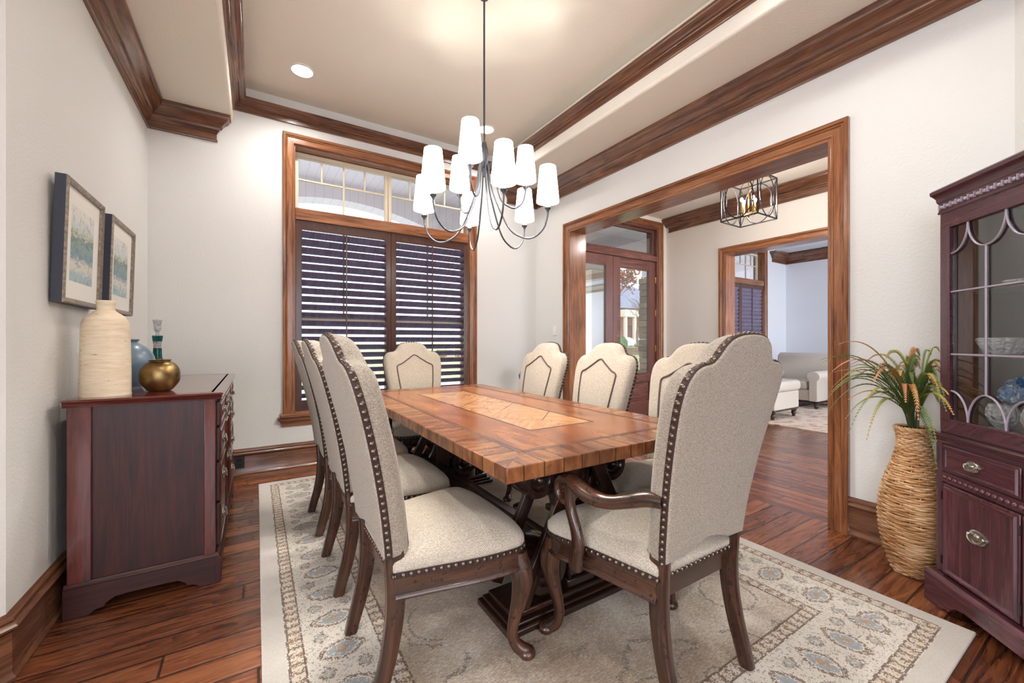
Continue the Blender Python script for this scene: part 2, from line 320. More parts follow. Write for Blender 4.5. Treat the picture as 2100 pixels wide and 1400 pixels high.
    c = t.mix(t.mul(ln, t.mul(t.gt(sn, 0.40), 0.85)), c, srgb(92, 66, 50))
    c = t.mix(t.lt(d, 0.076), c, t.mix(t.mul(sn, 0.7), srgb(220, 214, 206), srgb(184, 176, 168)))
    fuz = t.noise(o, 320, 2)
    c = t.mix(t.mul(t.gt(fuz, 0.55), 0.14), c, srgb(110, 98, 88))
    t.bump(t.add(fuz, t.mul(sn, 0.4)), 0.5, 0.004); t.P(Base_Color=c, Roughness=0.95, Sheen_Weight=0.2); M['rug'] = t.m
    t = NT('rug_red'); o = t.obj(); v1 = t.vor(o, 9); n = t.noise(o, 30, 3, .8)
    t.P(Base_Color=t.ramp(t.add(t.mul(v1, .5), t.mul(n, .6)), [(0.3, srgb(150, 96, 84)), (0.5, srgb(214, 190, 172)), (0.7, srgb(224, 214, 198))]), Roughness=0.95); M['rug_red'] = t.m
mk_materials()
# ---------------------------------------------------------------- mesh helpers
class MB:
    def __init__(s): s.v = []; s.g = []; s.f = []
    def add(s, vs, gs, fs):
        b = len(s.v); s.v += [Vector(p) for p in vs]; s.g += [tuple(p) for p in gs]
        s.f += [tuple(i+b for i in f) for f in fs]; return s
    def box(s, x0, x1, y0, y1, z0, z1, rot=None, at=None, ax=None):
        vs = [(x, y, z) for x in (x0, x1) for y in (y0, y1) for z in (z0, z1)]
        D = (abs(x1-x0), abs(y1-y0), abs(z1-z0)); a = D.index(max(D)) if ax is None else ax; r = random.random()*9
        gs = [(v[a]+r, v[(a+1) % 3]+r, v[(a+2) % 3]) for v in vs]
        if rot is not None: vs = [rot @ Vector(v) for v in vs]
        if at is not None: vs = [Vector(v)+Vector(at) for v in vs]
        return s.add(vs, gs, [(0, 1, 3, 2), (4, 6, 7, 5), (0, 4, 5, 1), (2, 3, 7, 6), (0, 2, 6, 4), (1, 5, 7, 3)])
    def prism(s, poly, fn, a, b):
        """poly: list of (u,v); fn(u,v,w)->xyz; extruded from w=a to w=b"""
        n = len(poly); r = random.random()*9
        vs = [fn(u, v, a) for u, v in poly]+[fn(u, v, b) for u, v in poly]
        gs = [(u+r, v, a) for u, v in poly]+[(u+r, v, b) for u, v in poly]
        fs = [tuple(range(n))[::-1], tuple(range(n, 2*n))]+[(i, (i+1) % n, n+(i+1) % n, n+i) for i in range(n)]
        return s.add(vs, gs, fs)
    def sweep(s, path, prof, fn=None, closed=False, right=True):
        """mitred sweep. path [(a,b)], prof polygon [(o,h)] offset to the right (or left) of travel; fn(a,b,h)->xyz"""
        fn = fn or (lambda a, b, h: (a, b, h)); n = len(path); P = [Vector(p) for p in path]; sg = 1 if right else -1
        nor = []
        for i in range(n if closed else n-1):
            d = (P[(i+1) % n]-P[i]).normalized(); nor.append(Vector((d.y, -d.x))*sg)
        L = 0; vs = []; gs = []; k = len(prof); r = random.random()*9
        arc = [0]
        for i in range(1, k): arc.append(arc[-1]+math.dist(prof[i], prof[i-1]))
        for i in range(n):
            if closed: n1, n2 = nor[i-1], nor[i]
            else: n1 = nor[max(i-1, 0)]; n2 = nor[min(i, n-2)]
            m = (n1+n2)/(1+n1.dot(n2))
            if i: L += (P[i]-P[i-1]).length
            for j, (o, h) in enumerate(prof):
                q = P[i]+m*o; vs.append(fn(q.x, q.y, h)); gs.append((L+r, arc[j], 0))
        fs = []
        for i in range(n if closed else n-1):
            for j in range(k):
                a = i*k+j; b = i*k+(j+1) % k; c = ((i+1) % n)*k+(j+1) % k; d = ((i+1) % n)*k+j
                fs.append((a, b, c, d))
        if not closed: fs += [tuple(range(k))[::-1], tuple(range((n-1)*k, n*k))]
        return s.add(vs, gs, fs)
    def tube(s, pts, rad, seg=8, side=None, caps=True, sq=2.0, closed=False):
        """pts: points, rad: list of r or (a,b) ; side: fixed first axis; sq: superellipse exponent"""
        n = len(pts); P = [Vector(p) for p in pts]
        if not isinstance(rad, (list, tuple)) or (len(rad) == 2 and n != 2): rad = [rad]*n
        vs = []; gs = []; L = 0; r0 = random.random()*9; prev = None
        for i in range(n):
            if closed: t = (P[(i+1) % n]-P[i-1]).normalized()
            else: t = (P[min(i+1, n-1)]-P[max(i-1, 0)]).normalized()
            if side is not None: u = Vector(side); u = (u-t*u.dot(t)).normalized()
            else:
                if prev is None:
                    prev = Vector((0, 0, 1)) if abs(t.z) < 0.9 else Vector((1, 0, 0))
                u = (prev-t*prev.dot(t)).normalized(); prev = u
            w = t.cross(u)
            if i: L += (P[i]-P[i-1]).length
            a, b = rad[i] if isinstance(rad[i], (list, tuple)) else (rad[i], rad[i])
            for k in range(seg):
                th = 2*PI*(k+0.5)/seg; c = math.cos(th); d = math.sin(th)
                cx = math.copysign(abs(c)**(2/sq), c)*a; cy = math.copysign(abs(d)**(2/sq), d)*b
                vs.append(P[i]+u*cx+w*cy); gs.append((L+r0, cx, cy))
        fs = []
        for i in range(n if closed else n-1):
            for k in range(seg):
                fs.append((i*seg+k, i*seg+(k+1) % seg, ((i+1) % n)*seg+(k+1) % seg, ((i+1) % n)*seg+k))
        if caps and not closed: fs += [tuple(range(seg))[::-1], tuple(range((n-1)*seg, n*seg))]
        return s.add(vs, gs, fs)
    def lathe(s, prof, seg=32, at=(0, 0, 0), flute=0, fl_n=12, axis='z', sx=1.0, sy=1.0):
        vs = []; gs = []; n = len(prof)
        for i, (r, z) in enumerate(prof):
            for k in range(seg):
                th = 2*PI*k/seg; rr = r*(1+flute*abs(math.cos(th*fl_n/2)))
                p = (rr*math.cos(th)*sx, rr*math.sin(th)*sy, z)
                if axis == 'y': p = (p[0], p[2], p[1])
                if axis == 'x': p = (p[2], p[0], p[1])
                vs.append((p[0]+at[0], p[1]+at[1], p[2]+at[2])); gs.append((z, rr*math.cos(th), rr*math.sin(th)))
        fs = [(i*seg+k, i*seg+(k+1) % seg, (i+1)*seg+(k+1) % seg, (i+1)*seg+k) for i in range(n-1) for k in range(seg)]
        if prof[0][0] > 1e-6: fs.append(tuple(range(seg))[::-1])
        if prof[-1][0] > 1e-6: fs.append(tuple(range((n-1)*seg, n*seg)))
        return s.add(vs, gs, fs)
    def dome(s, c, nrm, r, h=None, seg=6, rings=2):
        nrm = Vector(nrm).normalized(); u = nrm.orthogonal().normalized(); w = nrm.cross(u); h = h or r; c = Vector(c); vs = []; fs = []
        for i in range(rings):
            a = PI/2*i/rings
            for k in range(seg):
                th = 2*PI*k/seg; vs.append(c+(u*math.cos(th)+w*math.sin(th))*r*math.cos(a)+nrm*h*math.sin(a))
        vs.append(c+nrm*h)
        for i in range(rings-1):
            for k in range(seg): fs.append((i*seg+k, i*seg+(k+1) % seg, (i+1)*seg+(k+1) % seg, (i+1)*seg+k))
        for k in range(seg): fs.append(((rings-1)*seg+k, (rings-1)*seg+(k+1) % seg, rings*seg))
        return s.add(vs, [tuple(v) for v in vs], fs)
    def ball(s, c, r, seg=12, rings=8, sc=(1, 1, 1)):
        vs = []; fs = []; c = Vector(c)
        for i in range(rings+1):
            a = PI*i/rings
            for k in range(seg):
                th = 2*PI*k/seg; vs.append(c+Vector((math.sin(a)*math.cos(th)*r*sc[0], math.sin(a)*math.sin(th)*r*sc[1], math.cos(a)*r*sc[2])))
        for i in range(rings):
            for k in range(seg): fs.append((i*seg+k, (i+1)*seg+k, (i+1)*seg+(k+1) % seg, i*seg+(k+1) % seg))
        return s.add(vs, [tuple(v) for v in vs], fs)
    def build(s, name, mat, parent=None, smooth=35, bevel=0.0, loc=None, seg=2):
        me = bpy.data.meshes.new(name); me.from_pydata([tuple(v) for v in s.v], [], s.f)
        at = me.attributes.new('g', 'FLOAT_VECTOR', 'POINT'); at.data.foreach_set('vector', [c for g in s.g for c in g])
        bm = bmesh.new(); bm.from_mesh(me); bmesh.ops.remove_doubles(bm, verts=bm.verts, dist=1e-6); bmesh.ops.recalc_face_normals(bm, faces=bm.faces); bm.to_mesh(me); bm.free()
        return link_mesh(name, me, mat, parent, smooth, bevel, loc, seg)
def link_mesh(name, me, mat, parent=None, smooth=35, bevel=0.0, loc=None, seg=2):
    me.materials.append(M[mat] if isinstance(mat, str) else mat)
    if smooth:
        me.shade_smooth()
        me.set_sharp_from_angle(angle=math.radians(smooth))
    o = bpy.data.objects.new(name, me); COL.objects.link(o)
    if parent: o.parent = parent
    if loc: o.location = loc
    if bevel:
        b = o.modifiers.new('bevel', 'BEVEL'); b.width = bevel; b.segments = seg; b.limit_method = 'ANGLE'; b.angle_limit = math.radians(40)
        b.harden_normals = False
    return o
def tag(o, label=None, cat=None, group=None, kind=None):
    if label: o['label'] = label
    if cat: o['category'] = cat
    if group: o['group'] = group
    if kind: o['kind'] = kind
    return o
def struct(o, label=None):
    o['kind'] = 'structure'
    if label: o['label'] = label
    return o
def thing(name, label, cat, loc=(0, 0, 0), rz=0.0, group=None):
    o = bpy.data.objects.new(name, None); o.empty_display_size = 0.1; COL.objects.link(o); o.location = loc; o.rotation_euler = (0, 0, rz)
    return tag(o, label, cat, group)
def dup(root, loc, rz=0.0, label=None, group=None, scale=None):
    def cp(o, par):
        c = o.copy(); COL.objects.link(c); c.parent = par
        for ch in list(o.children): cp(ch, c)
        return c
    r = cp(root, None); r.location = loc; r.rotation_euler = (0, 0, rz)
    if scale: r.scale = scale
    if label: r['label'] = label
    if group: r['group'] = group
    return r
def cr(pts, n=6):
    """Catmull-Rom through tuples of any length"""
    out = []; P = [pts[0]]+list(pts)+[pts[-1]]
    for i in range(1, len(P)-2):
        p0, p1, p2, p3 = P[i-1:i+3]
        for k in range(n):
            t = k/n
            out.append(tuple(0.5*((2*b)+(-a+c)*t+(2*a-5*b+4*c-d)*t*t+(-a+3*b-3*c+d)*t**3) for a, b, c, d in zip(p0, p1, p2, p3)))
    out.append(tuple(pts[-1])); return out

# ---------------------------------------------------------------- room shell
XL, XR, YB = -0.724, 3.03, 4.25
SOF, TRAY = 3.05, 3.372
def wall_holes(u0, u1, z0, z1, holes, emit):
    """emit(ua,ub,za,zb) for the wall rectangle minus holes"""
    us = sorted({u0, u1, *[h[0] for h in holes], *[h[1] for h in holes]}); zs = sorted({z0, z1, *[h[2] for h in holes], *[h[3] for h in holes]})
    for a, b in zip(us, us[1:]):
        for c, d in zip(zs, zs[1:]):
            if not any(h[0] < (a+b)/2 < h[1] and h[2] < (c+d)/2 < h[3] for h in holes): emit(a, b, c, d)
def wall_y(name, x0, x1, y0, y1, holes, mat, z1=3.5, label=None):
    m = MB(); wall_holes(x0, x1, 0, z1, holes, lambda a, b, c, d: m.box(a, b, y0, y1, c, d)); return struct(m.build(name, mat, smooth=0), label)
def wall_x(name, y0, y1, x0, x1, holes, mat, z1=3.5, label=None):
    m = MB(); wall_holes(y0, y1, 0, z1, holes, lambda a, b, c, d: m.box(x0, x1, a, b, c, d)); return struct(m.build(name, mat, smooth=0), label)

WX0, WX1, WZ0, WZ1 = 0.296, 2.08, 0.50, 2.975
wall_y('wall_window', XL-0.2, 3.13, YB, YB+0.2, [(WX0, WX1, WZ0, WZ1)], 'wall')
OY0, OY1, OZ = 1.09, 3.59, 2.42
wall_x('wall_right', 0.37, YB, XR, 3.24, [(OY0, OY1, -1, OZ)], 'wall')
# left wall with the angled piece beyond its outside corner, as one footprint
CL = (XL, 2.10)
def poly_wall(name, poly, z0, z1, mat):
    m = MB(); m.prism(poly, lambda u, v, w: (u, v, w), z0, z1); return struct(m.build(name, mat, smooth=0))
poly_wall('wall_left', [(XL, YB), (XL, 2.10), (XL-1.0, 1.10), (-5.0, 1.10), (-5.0, 1.3), (XL-1.08, 1.3), (XL-0.2, 2.18), (XL-0.2, YB)], 0, 3.5, 'wall')
poly_wall('wall_angled', [(3.03, 0.37), (1.75, -0.91), (1.75, -5.4), (1.95, -5.4), (1.95, -0.99), (3.24, 0.30), (3.24, 0.37)], 0, 3.5, 'wall')
wall_y('wall_rear', -5.0, 1.95, -5.6, -5.4, [(-3.2, 1.4, 0.6, 2.9)], 'wall')
wall_x('wall_side', -5.6, 1.3, -5.2, -5.0, [(-3.6, 0.0, 0.6, 2.9)], 'wall')
wall_y('wall_entry', 3.24, 5.72, 4.34, 4.54, [(3.54, 5.52, -1, 2.99)], 'wall_foyer')
wall_x('wall_foyer', -3.0, 4.54, 5.72, 5.90, [(0.9, 3.34, -1, OZ)], 'wall_foyer')
wall_y('wall_foyer_rear', 3.24, 9.93, -3.2, -3.0, [(3.5, 5.4, 0.6, 2.9), (6.2, 9.4, 0.6, 2.9)], 'wall_foyer')
wall_x('wall_foyer_near', -3.0, 0.30, 3.04, 3.24, [], 'wall_foyer')
wall_y('wall_living_window', 5.90, 9.93, 4.34, 4.54, [(7.08, 8.81, 0.5, 2.975)], 'wall_living')
wall_x('wall_living', -3.0, 4.34, 9.73, 9.93, [], 'wall_living')
wall_x('wall_living_near', -3.0, 4.34, 5.90, 5.915, [(0.9, 3.34, -1, OZ)], 'wall_living')

m = MB(); m.box(-5.2, 3.10, -5.6, YB+0.2, -0.12, 0); struct(m.build('floor', 'floor_planks', smooth=0), 'dark red-brown hand-scraped wood plank floor of the dining room')
m = MB(); m.box(3.10, 5.50, -3.2, 4.54, -0.12, 0); struct(m.build('floor_foyer', 'floor_planks_foyer', smooth=0), 'glossy wood plank floor of the foyer beyond the opening')
m = MB(); m.box(5.50, 9.93, -3.2, 4.54, -0.12, 0); struct(m.build('floor_living', 'floor_planks', smooth=0), 'wood plank floor of the far sitting room')

m = MB(); m.box(XL-0.2, 3.24, 0.0, YB+0.2, TRAY, TRAY+0.15); struct(m.build('ceiling', 'ceiling', smooth=0), 'raised tray ceiling painted cream')
TX0, TX1, TY0 = -0.168, 2.48, 0.20
def soffit(name, x0, x1, y0, y1):
    m = MB(); m.box(x0, x1, y0, y1, SOF, TRAY); return struct(m.build(name, 'ceiling', smooth=50, bevel=0.022, seg=4))
soffit('ceiling_soffit_left', XL-0.15, TX0, 0.0, YB+0.1); soffit('ceiling_soffit_right', TX1, XR+0.15, 0.0, YB+0.1)
m = MB(); m.box(-5.2, 3.2, -5.6, TY0, SOF, SOF+0.2); m.box(-5.2, XL-0.1, TY0, 2.3, SOF, SOF+0.2); struct(m.build('ceiling_rear', 'ceiling', smooth=0))
m = MB(); m.box(3.24, 5.72, -3.2, 4.54, 3.15, 3.3); struct(m.build('ceiling_foyer', 'ceiling', smooth=0))
m = MB(); m.box(5.9, 9.93, -3.2, 4.54, 3.25, 3.4); m.box(9.25, 9.73, -3.0, 4.34, 3.05, 3.25); struct(m.build('ceiling_living', 'wall_living', smooth=0))

# crown mouldings
CROWN = [(0, 0), (.016, 0), (.019, .006), (.019, .014), (.013, .02), (.013, .068), (.02, .074), (.02, .082), (.028, .088), (.034, .098), (.037, .108), (.046, .112), (.052, .122),
         (.06, .134), (.071, .148), (.084, .158), (.094, .166), (.10, .176), (.104, .188), (.112, .192), (.112, .21), (0, .21)]
def crown(name, path, z, sc=1.0, hs=1.0, right=True, closed=False, mat='trim_dark'):
    m = MB(); m.sweep(path, [(o*sc, z+h*hs) for o, h in CROWN], right=right, closed=closed); return struct(m.build(name, mat, smooth=40))
crown('trim_crown_left', [(-1.724, 1.10), CL, (XL, YB), (-0.293, YB), (-0.293, YB+0.01)], 2.84)
crown('trim_crown_right', [(1.9, -0.76), (3.03, 0.37), (XR, YB), (2.605, YB), (2.605, YB+0.01)], 2.84, right=False)
crown('trim_crown_tray', [(TX0, TY0), (TX0, YB), (TX1, YB), (TX1, TY0)], 3.153, 0.86, 0.48, closed=True)
crown('trim_crown_foyer', [(5.73, 4.27), (5.72, 4.27), (5.72, -2.9)], 2.93, 1.1, 1.0)
crown('trim_crown_living', [(9.15, 4.35), (9.15, 4.34), (9.73, 4.34), (9.73, -2.9)], 2.82)

# baseboards
BASE = [(0, 0), (.026, 0), (.028, .012), (.02, .024), (.017, .03), (.017, .165), (.021, .17), (.03, .178), (.032, .186), (.026, .194), (.018, .20), (.022, .208), (.02, .216), (.010, .224), (0, .228)]
def baseboard(name, path, right=True):
    m = MB(); m.sweep(path, BASE, right=right); return struct(m.build(name, 'trim_dark', smooth=30))
baseboard('baseboard_left', [(-5, 1.10), (XL-1.0, 1.10), CL, (XL, YB), (2.9, YB)])
baseboard('baseboard_window', [(2.9, YB), (XR, YB), (XR, OY1+0.10)])
baseboard('baseboard_right', [(1.75, -5.3), (1.75, -0.91), (3.03, 0.37), (XR, OY0-0.09)], right=False)
baseboard('baseboard_foyer', [(5.52, 4.34), (5.72, 4.34), (5.72, 3.44)])
baseboard('baseboard_living', [(5.915, 4.34), (9.73, 4.34), (9.73, -2.9)])

# casings : swept in the wall plane, profile (o outward from opening, n out of wall)
CAS = [(0, 0), (0, .018), (.004, .022), (.012, .022), (.014, .016), (.050, .016), (.053, .022), (.060, .026), (.066, .022), (.068, .030), (.086, .034), (.090, .030), (.090, 0)]
def casing_y(name, x0, x1, z0, z1, y, sgn=-1, closed=False, mat='trim', w=1.0):
    path = [(x0, z0), (x0, z1), (x1, z1), (x1, z0)]
    m = MB(); m.sweep(path, [(o*w, n) for o, n in CAS], fn=lambda a, b, h: (a, y+sgn*h, b), right=False, closed=closed); return struct(m.build(name, mat, smooth=30))
def casing_x(name, y0, y1, z0, z1, x, sgn=-1, mat='trim', w=1.0):
    path = [(y0, z0), (y0, z1), (y1, z1), (y1, z0)]
    m = MB(); m.sweep(path, [(o*w, n) for o, n in CAS], fn=lambda a, b, h: (x+sgn*h, a, b), right=False); return struct(m.build(name, mat, smooth=30))
casing_x('trim_opening', OY0, OY1, 0, OZ, XR); casing_x('trim_opening_foyer', OY0, OY1, 0, OZ, 3.24, 1)
casing_x('trim_far_opening', 0.9, 3.34, 0, OZ, 5.72); casing_x('trim_far_opening_back', 0.9, 3.34, 0, OZ, 5.915, 1)
def jamb_x(name, x0, x1, y0, y1, z1, t=0.018):
    m = MB(); m.box(x0, x1, y0-0.001, y0+t, 0, z1); m.box(x0, x1, y1-t, y1+0.001, 0, z1); m.box(x0, x1, y0+t, y1-t, z1-t, z1+0.001); return struct(m.build(name, 'trim', smooth=30, bevel=0.003))
jamb_x('trim_jamb', 3.012, 3.258, OY0, OY1, OZ); jamb_x('trim_jamb_far', 5.70, 5.93, 0.9, 3.34, OZ)
casing_y('trim_window', WX0, WX1, WZ0, WZ1, YB)
casing_y('trim_door', 3.54, 5.52, 0, 2.99, 4.34)
casing_y('trim_window_living', 7.08, 8.81, 0.5, 2.975, 4.34)

# ---------------------------------------------------------------- windows with shutters
def window(n, x0, x1, y, units=2, sill=True):
    """window_n in the wall whose room face is at y (facing -y)"""
    root = bpy.data.objects.new('window_%d' % n, None); COL.objects.link(root); root.location = (0, 0, 0); struct(root)
    z0, z1 = 0.50, 2.975; RA, RB = 2.287, 2.395
    m = MB()
    for (a, b) in ((x0, x0+.012), (x1-.012, x1)): m.box(a, b, y, y+.2, z0, z1)
    m.box(x0, x1, y, y+.2, z1-.012, z1); m.box(x0, x1, y, y+.2, z0, z0+.012); m.build('window_frame', 'trim', root, bevel=.002)
    m = MB(); m.box(x0+.012, x1-.012, y-.012, y+.10, RA, RB); m.build('middle_rail', 'trim', root, bevel=.004)
    if sill:
        m = MB(); m.box(x0-.115, x1+.115, y-.065, y+.02, z0-.03, z0+.004); m.build('window_sill', 'trim', root, bevel=.006)
        m = MB(); AP = [(0, .0), (.012, 0), (.018, .012), (.02, .03), (.03, .05), (.045, .062), (.048, .085), (0, .085)]
        m.sweep([(x0-.085, y+.01), (x0-.085, y), (x1+.085, y), (x1+.085, y+.01)], [(o, z0-.115+h) for o, h in AP]); m.build('apron', 'trim', root, smooth=30)
    # exterior sashes and glass
    U = (x1-x0-.024)/units
    for k in range(units):
        a = x0+.012+k*U; b = a+U; ys = y+.115
        f = MB(); fw = .035
        za, zb = RB, z1-.06
        f.box(a, b, ys, ys+.04, zb, zb+.045); f.box(a, b, ys, ys+.04, za, za+.02); f.box(a, a+fw, ys, ys+.04, za, zb); f.box(b-fw, b, ys, ys+.04, za, zb)
        W4 = (b-a-2*fw)/4; zh = zb-.21
        for q in (1, 3): f.box(a+fw+q*W4-.008, a+fw+q*W4+.008, ys+.005, ys+.03, zh, zb)
        f.box(a+fw+2*W4-.008, a+fw+2*W4+.008, ys+.005, ys+.03, za, zb); f.box(a+fw, b-fw, ys+.005, ys+.03, zh-.008, zh+.008)
        s = f.build('transom_sash', 'sash', root, bevel=.003)
        g = MB(); g.box(a+fw-.004, b-fw+.004, ys+.015, ys+.019, za+.01, zb+.005); g.build('pane', 'glass', s, smooth=0)
        f = MB(); za, zb = z0+.012, RA
        f.box(a, b, ys, ys+.04, zb-.04, zb); f.box(a, b, ys, ys+.04, za, za+.05); f.box(a, a+fw, ys, ys+.04, za+.05, zb-.04); f.box(b-fw, b, ys, ys+.04, za+.05, zb-.04); f.box(a+fw, b-fw, ys, ys+.03, 1.36, 1.40)
        f.box((a+b)/2-.008, (a+b)/2+.008, ys+.005, ys+.03, 1.40, zb-.04)
        s = f.build('lower_sash', 'sash', root, bevel=.003)
        g = MB(); g.box(a+fw-.004, b-fw+.004, ys+.015, ys+.019, za+.04, zb-.03); g.build('pane', 'glass', s, smooth=0)
    # plantation shutters
    a0, a1 = x0+.012, x1-.012; z0s, z1s = z0+.012, RA
    tilt = math.radians(-36) if n == 1 else math.radians(-72)
    for k in range(2):
        a = a0+k*(a1-a0)/2; b = a+(a1-a0)/2; st = .052
        sh = bpy.data.objects.new('shutter', None); COL.objects.link(sh); sh.parent = root
        f = MB(); f.box(a+.001, a+st, y+.004, y+.034, z0s, z1s); f.box(b-st, b-.001, y+.004, y+.034, z0s, z1s); f.box(a+st, b-st, y+.004, y+.034, z1s-.085, z1s); f.box(a+st, b-st, y+.004, y+.034, z0s, z0s+.10)
        f.build('shutter_frame', 'shutter', sh, bevel=.003)
        zz = z0s+.10+.04; Nn = int(round((z1s-.085-.04-zz)/.0762)); ps = (z1s-.085-.04-zz)/Nn
        f = MB(); R = Matrix.Rotation(tilt, 4, 'X')
        for i in range(Nn+1):
            z = zz+i*ps; prof = [(-.044, 0), (-.03, .004), (0, .0055), (.03, .004), (.044, 0), (.03, -.004), (0, -.0055), (-.03, -.004)]
            f.prism(prof, lambda u, v, w, z=z: tuple(Vector((w, y+.019, z))+(R @ Vector((0, u, v)))), a+st, b-st)
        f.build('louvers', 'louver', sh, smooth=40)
        f = MB(); xm = (a+b)/2; off = -(.044*math.cos(tilt))-.004
        f.box(xm-.006, xm+.006, y+.019+off-.006, y+.019+off+.004, zz-.03, zz+Nn*ps+.05); f.build('tilt_rod', 'shutter', sh, bevel=.002)
window(1, WX0, WX1, YB); window(2, 7.08, 8.81, 4.34)
for i, (x0, x1, y) in enumerate([(-3.2, 1.4, -5.5), (3.5, 5.4, -3.1), (6.2, 9.4, -3.1)]):  # unseen rear windows, added to go with the fill lamps
    r = bpy.data.objects.new('window_%d' % (i+3), None); COL.objects.link(r); struct(r); f = MB(); n = max(2, round((x1-x0)/0.9))
    for k in range(n+1): xx = x0+(x1-x0)*k/n; f.box(max(x0, xx-.04), min(x1, xx+.04), y-.05, y+.05, .6, 2.9)
    f.box(x0, x1, y-.05, y+.05, .6, .68); f.box(x0, x1, y-.05, y+.05, 2.82, 2.9); f.build('window_frame', 'sash', r, bevel=.004)
r = bpy.data.objects.new('window_6', None); COL.objects.link(r); struct(r); f = MB()  # unseen side window, added for its fill lamp
for k in range(5): yy = -3.6+3.6*k/4; f.box(-5.15, -5.05, max(-3.6, yy-.04), min(0, yy+.04), .6, 2.9)
f.box(-5.15, -5.05, -3.6, 0, .6, .68); f.box(-5.15, -5.05, -3.6, 0, 2.82, 2.9); f.build('window_frame', 'sash', r, bevel=.004)

# front double door with transom
d0, d1, dz = 3.56, 5.50, 2.44
r = bpy.data.objects.new('door_1', None); COL.objects.link(r); struct(r, 'double front door of dark wood with tall glass and a transom')
f = MB(); y = 4.34
f.box(3.54, 3.575, y, y+.2, 0, 2.99); f.box(5.485, 5.52, y, y+.2, 0, 2.99); f.box(3.575, 5.485, y, y+.2, 2.955, 2.99); f.box(3.575, 5.485, y, y+.2, 2.445, 2.53); f.build('door_frame', 'door', r, bevel=.004)
f = MB(); f.box(3.575, 5.485, y+.05, y+.09, 2.53, 2.575); f.box(3.575, 5.485, y+.05, y+.09, 2.915, 2.955); f.box(3.575, 3.62, y+.05, y+.09, 2.575, 2.915); f.box(5.44, 5.485, y+.05, y+.09, 2.575, 2.915)
s = f.build('transom', 'door', r, bevel=.004); g = MB(); g.box(3.61, 5.45, y+.068, y+.073, 2.565, 2.925); g.build('pane', 'glass', s, smooth=0)
for a, b in ((3.578, 4.528), (4.532, 5.482)):
    lf = bpy.data.objects.new('door_leaf', None); COL.objects.link(lf); lf.parent = r
    f = MB(); sw = .145; ya, yb = y+.03, y+.075
    f.box(a, a+sw, ya, yb, .012, 2.44); f.box(b-sw, b, ya, yb, .012, 2.44); f.box(a+sw, b-sw, ya, yb, 2.285, 2.44); f.box(a+sw, b-sw, ya, yb, .52, .667); f.box(a+sw, b-sw, ya, yb, .012, .22); f.box(a+sw, b-sw, ya+.015, yb-.012, .22, .52)
    f.box(a+sw+.05, b-sw-.05, ya+.004, yb-.002, .27, .47); f.build('leaf_frame', 'door', lf, bevel=.004)
    g = MB(); g.box(a+sw-.004, b-sw+.004, ya+.02, ya+.026, .66, 2.29); g.build('pane', 'glass', lf, smooth=0)
for z in (.35, 1.05, 1.62, 2.15):
    f = MB(); f.tube([(5.483, y+.024, z-.05), (5.483, y+.024, z+.05)], .009, 8); f.box(5.468, 5.497, y+.022, y+.028, z-.05, z+.05); f.build('hinge', 'brass', r)
f = MB(); f.box(4.56, 4.59, y+.018, y+.03, .95, 1.15); f.tube([(4.575, y+.02, 1.08), (4.575, y-.03, 1.08), (4.65, y-.035, 1.08)], .009, 8); f.build('door_handle', 'brass', r)

# light switch, outlet, downlights
t = thing('light_switch', 'white light switch plate on wall between corner and wide cased opening', 'switch', (XR, 3.86, 1.29))
f = MB(); f.box(-.007, 0, -.036, .036, -.058, .058); f.build('plate', 'white_plastic', t, bevel=.003)
f = MB(); f.box(-.011, -.006, -.016, .016, -.032, .032); f.build('rocker', 'white_plastic', t, bevel=.002)
t = thing('wall_outlet', 'dark outlet set in the baseboard beside the sideboard', 'outlet', (-.12, YB-.017, 0.115))
f = MB(); f.box(-.036, .036, -.006, 0, -.05, .05); f.build('plate', 'black_plastic', t, bevel=.002)
f = MB(); f.box(-.016, .016, -.010, -.005, .008, .036); f.box(-.016, .016, -.010, -.005, -.036, -.008); f.build('socket', 'iron_dark', t, bevel=.002)
for (x, y), lb in zip(DOWN, ('round recessed ceiling light near the left tray corner', 'round recessed ceiling light seen just behind the chandelier rod', 'round recessed ceiling light nearest the sideboard end of the camera side', 'round recessed ceiling light nearest the china cabinet')):
    t = thing('recessed_light', lb, 'ceiling light', (x, y, TRAY), 0, 'recessed lights in the tray ceiling')
    f = MB(); f.lathe([(.095, 0), (.095, -.006), (.078, -.010), (.074, -.004), (.074, 0)], 32); f.build('trim_ring', 'white_plastic', t)
    f = MB(); f.lathe([(.0, -.003), (.074, -.003)], 32); f.build('lens', 'lens', t)
# ---------------------------------------------------------------- rug
RUGX, RUGY = 1.214, 2.13
RT = 0.012
t = MB(); t.box(-1.197, 1.197, -1.74, 1.74, 0, RT)
rug = t.build('area_rug', 'rug', None, smooth=0, bevel=.005, loc=(RUGX, RUGY, 0.0005)); tag(rug, 'large cream, grey and brown patterned rug with distressed borders under the dining table', 'rug')
ZR = RT + 0.0005

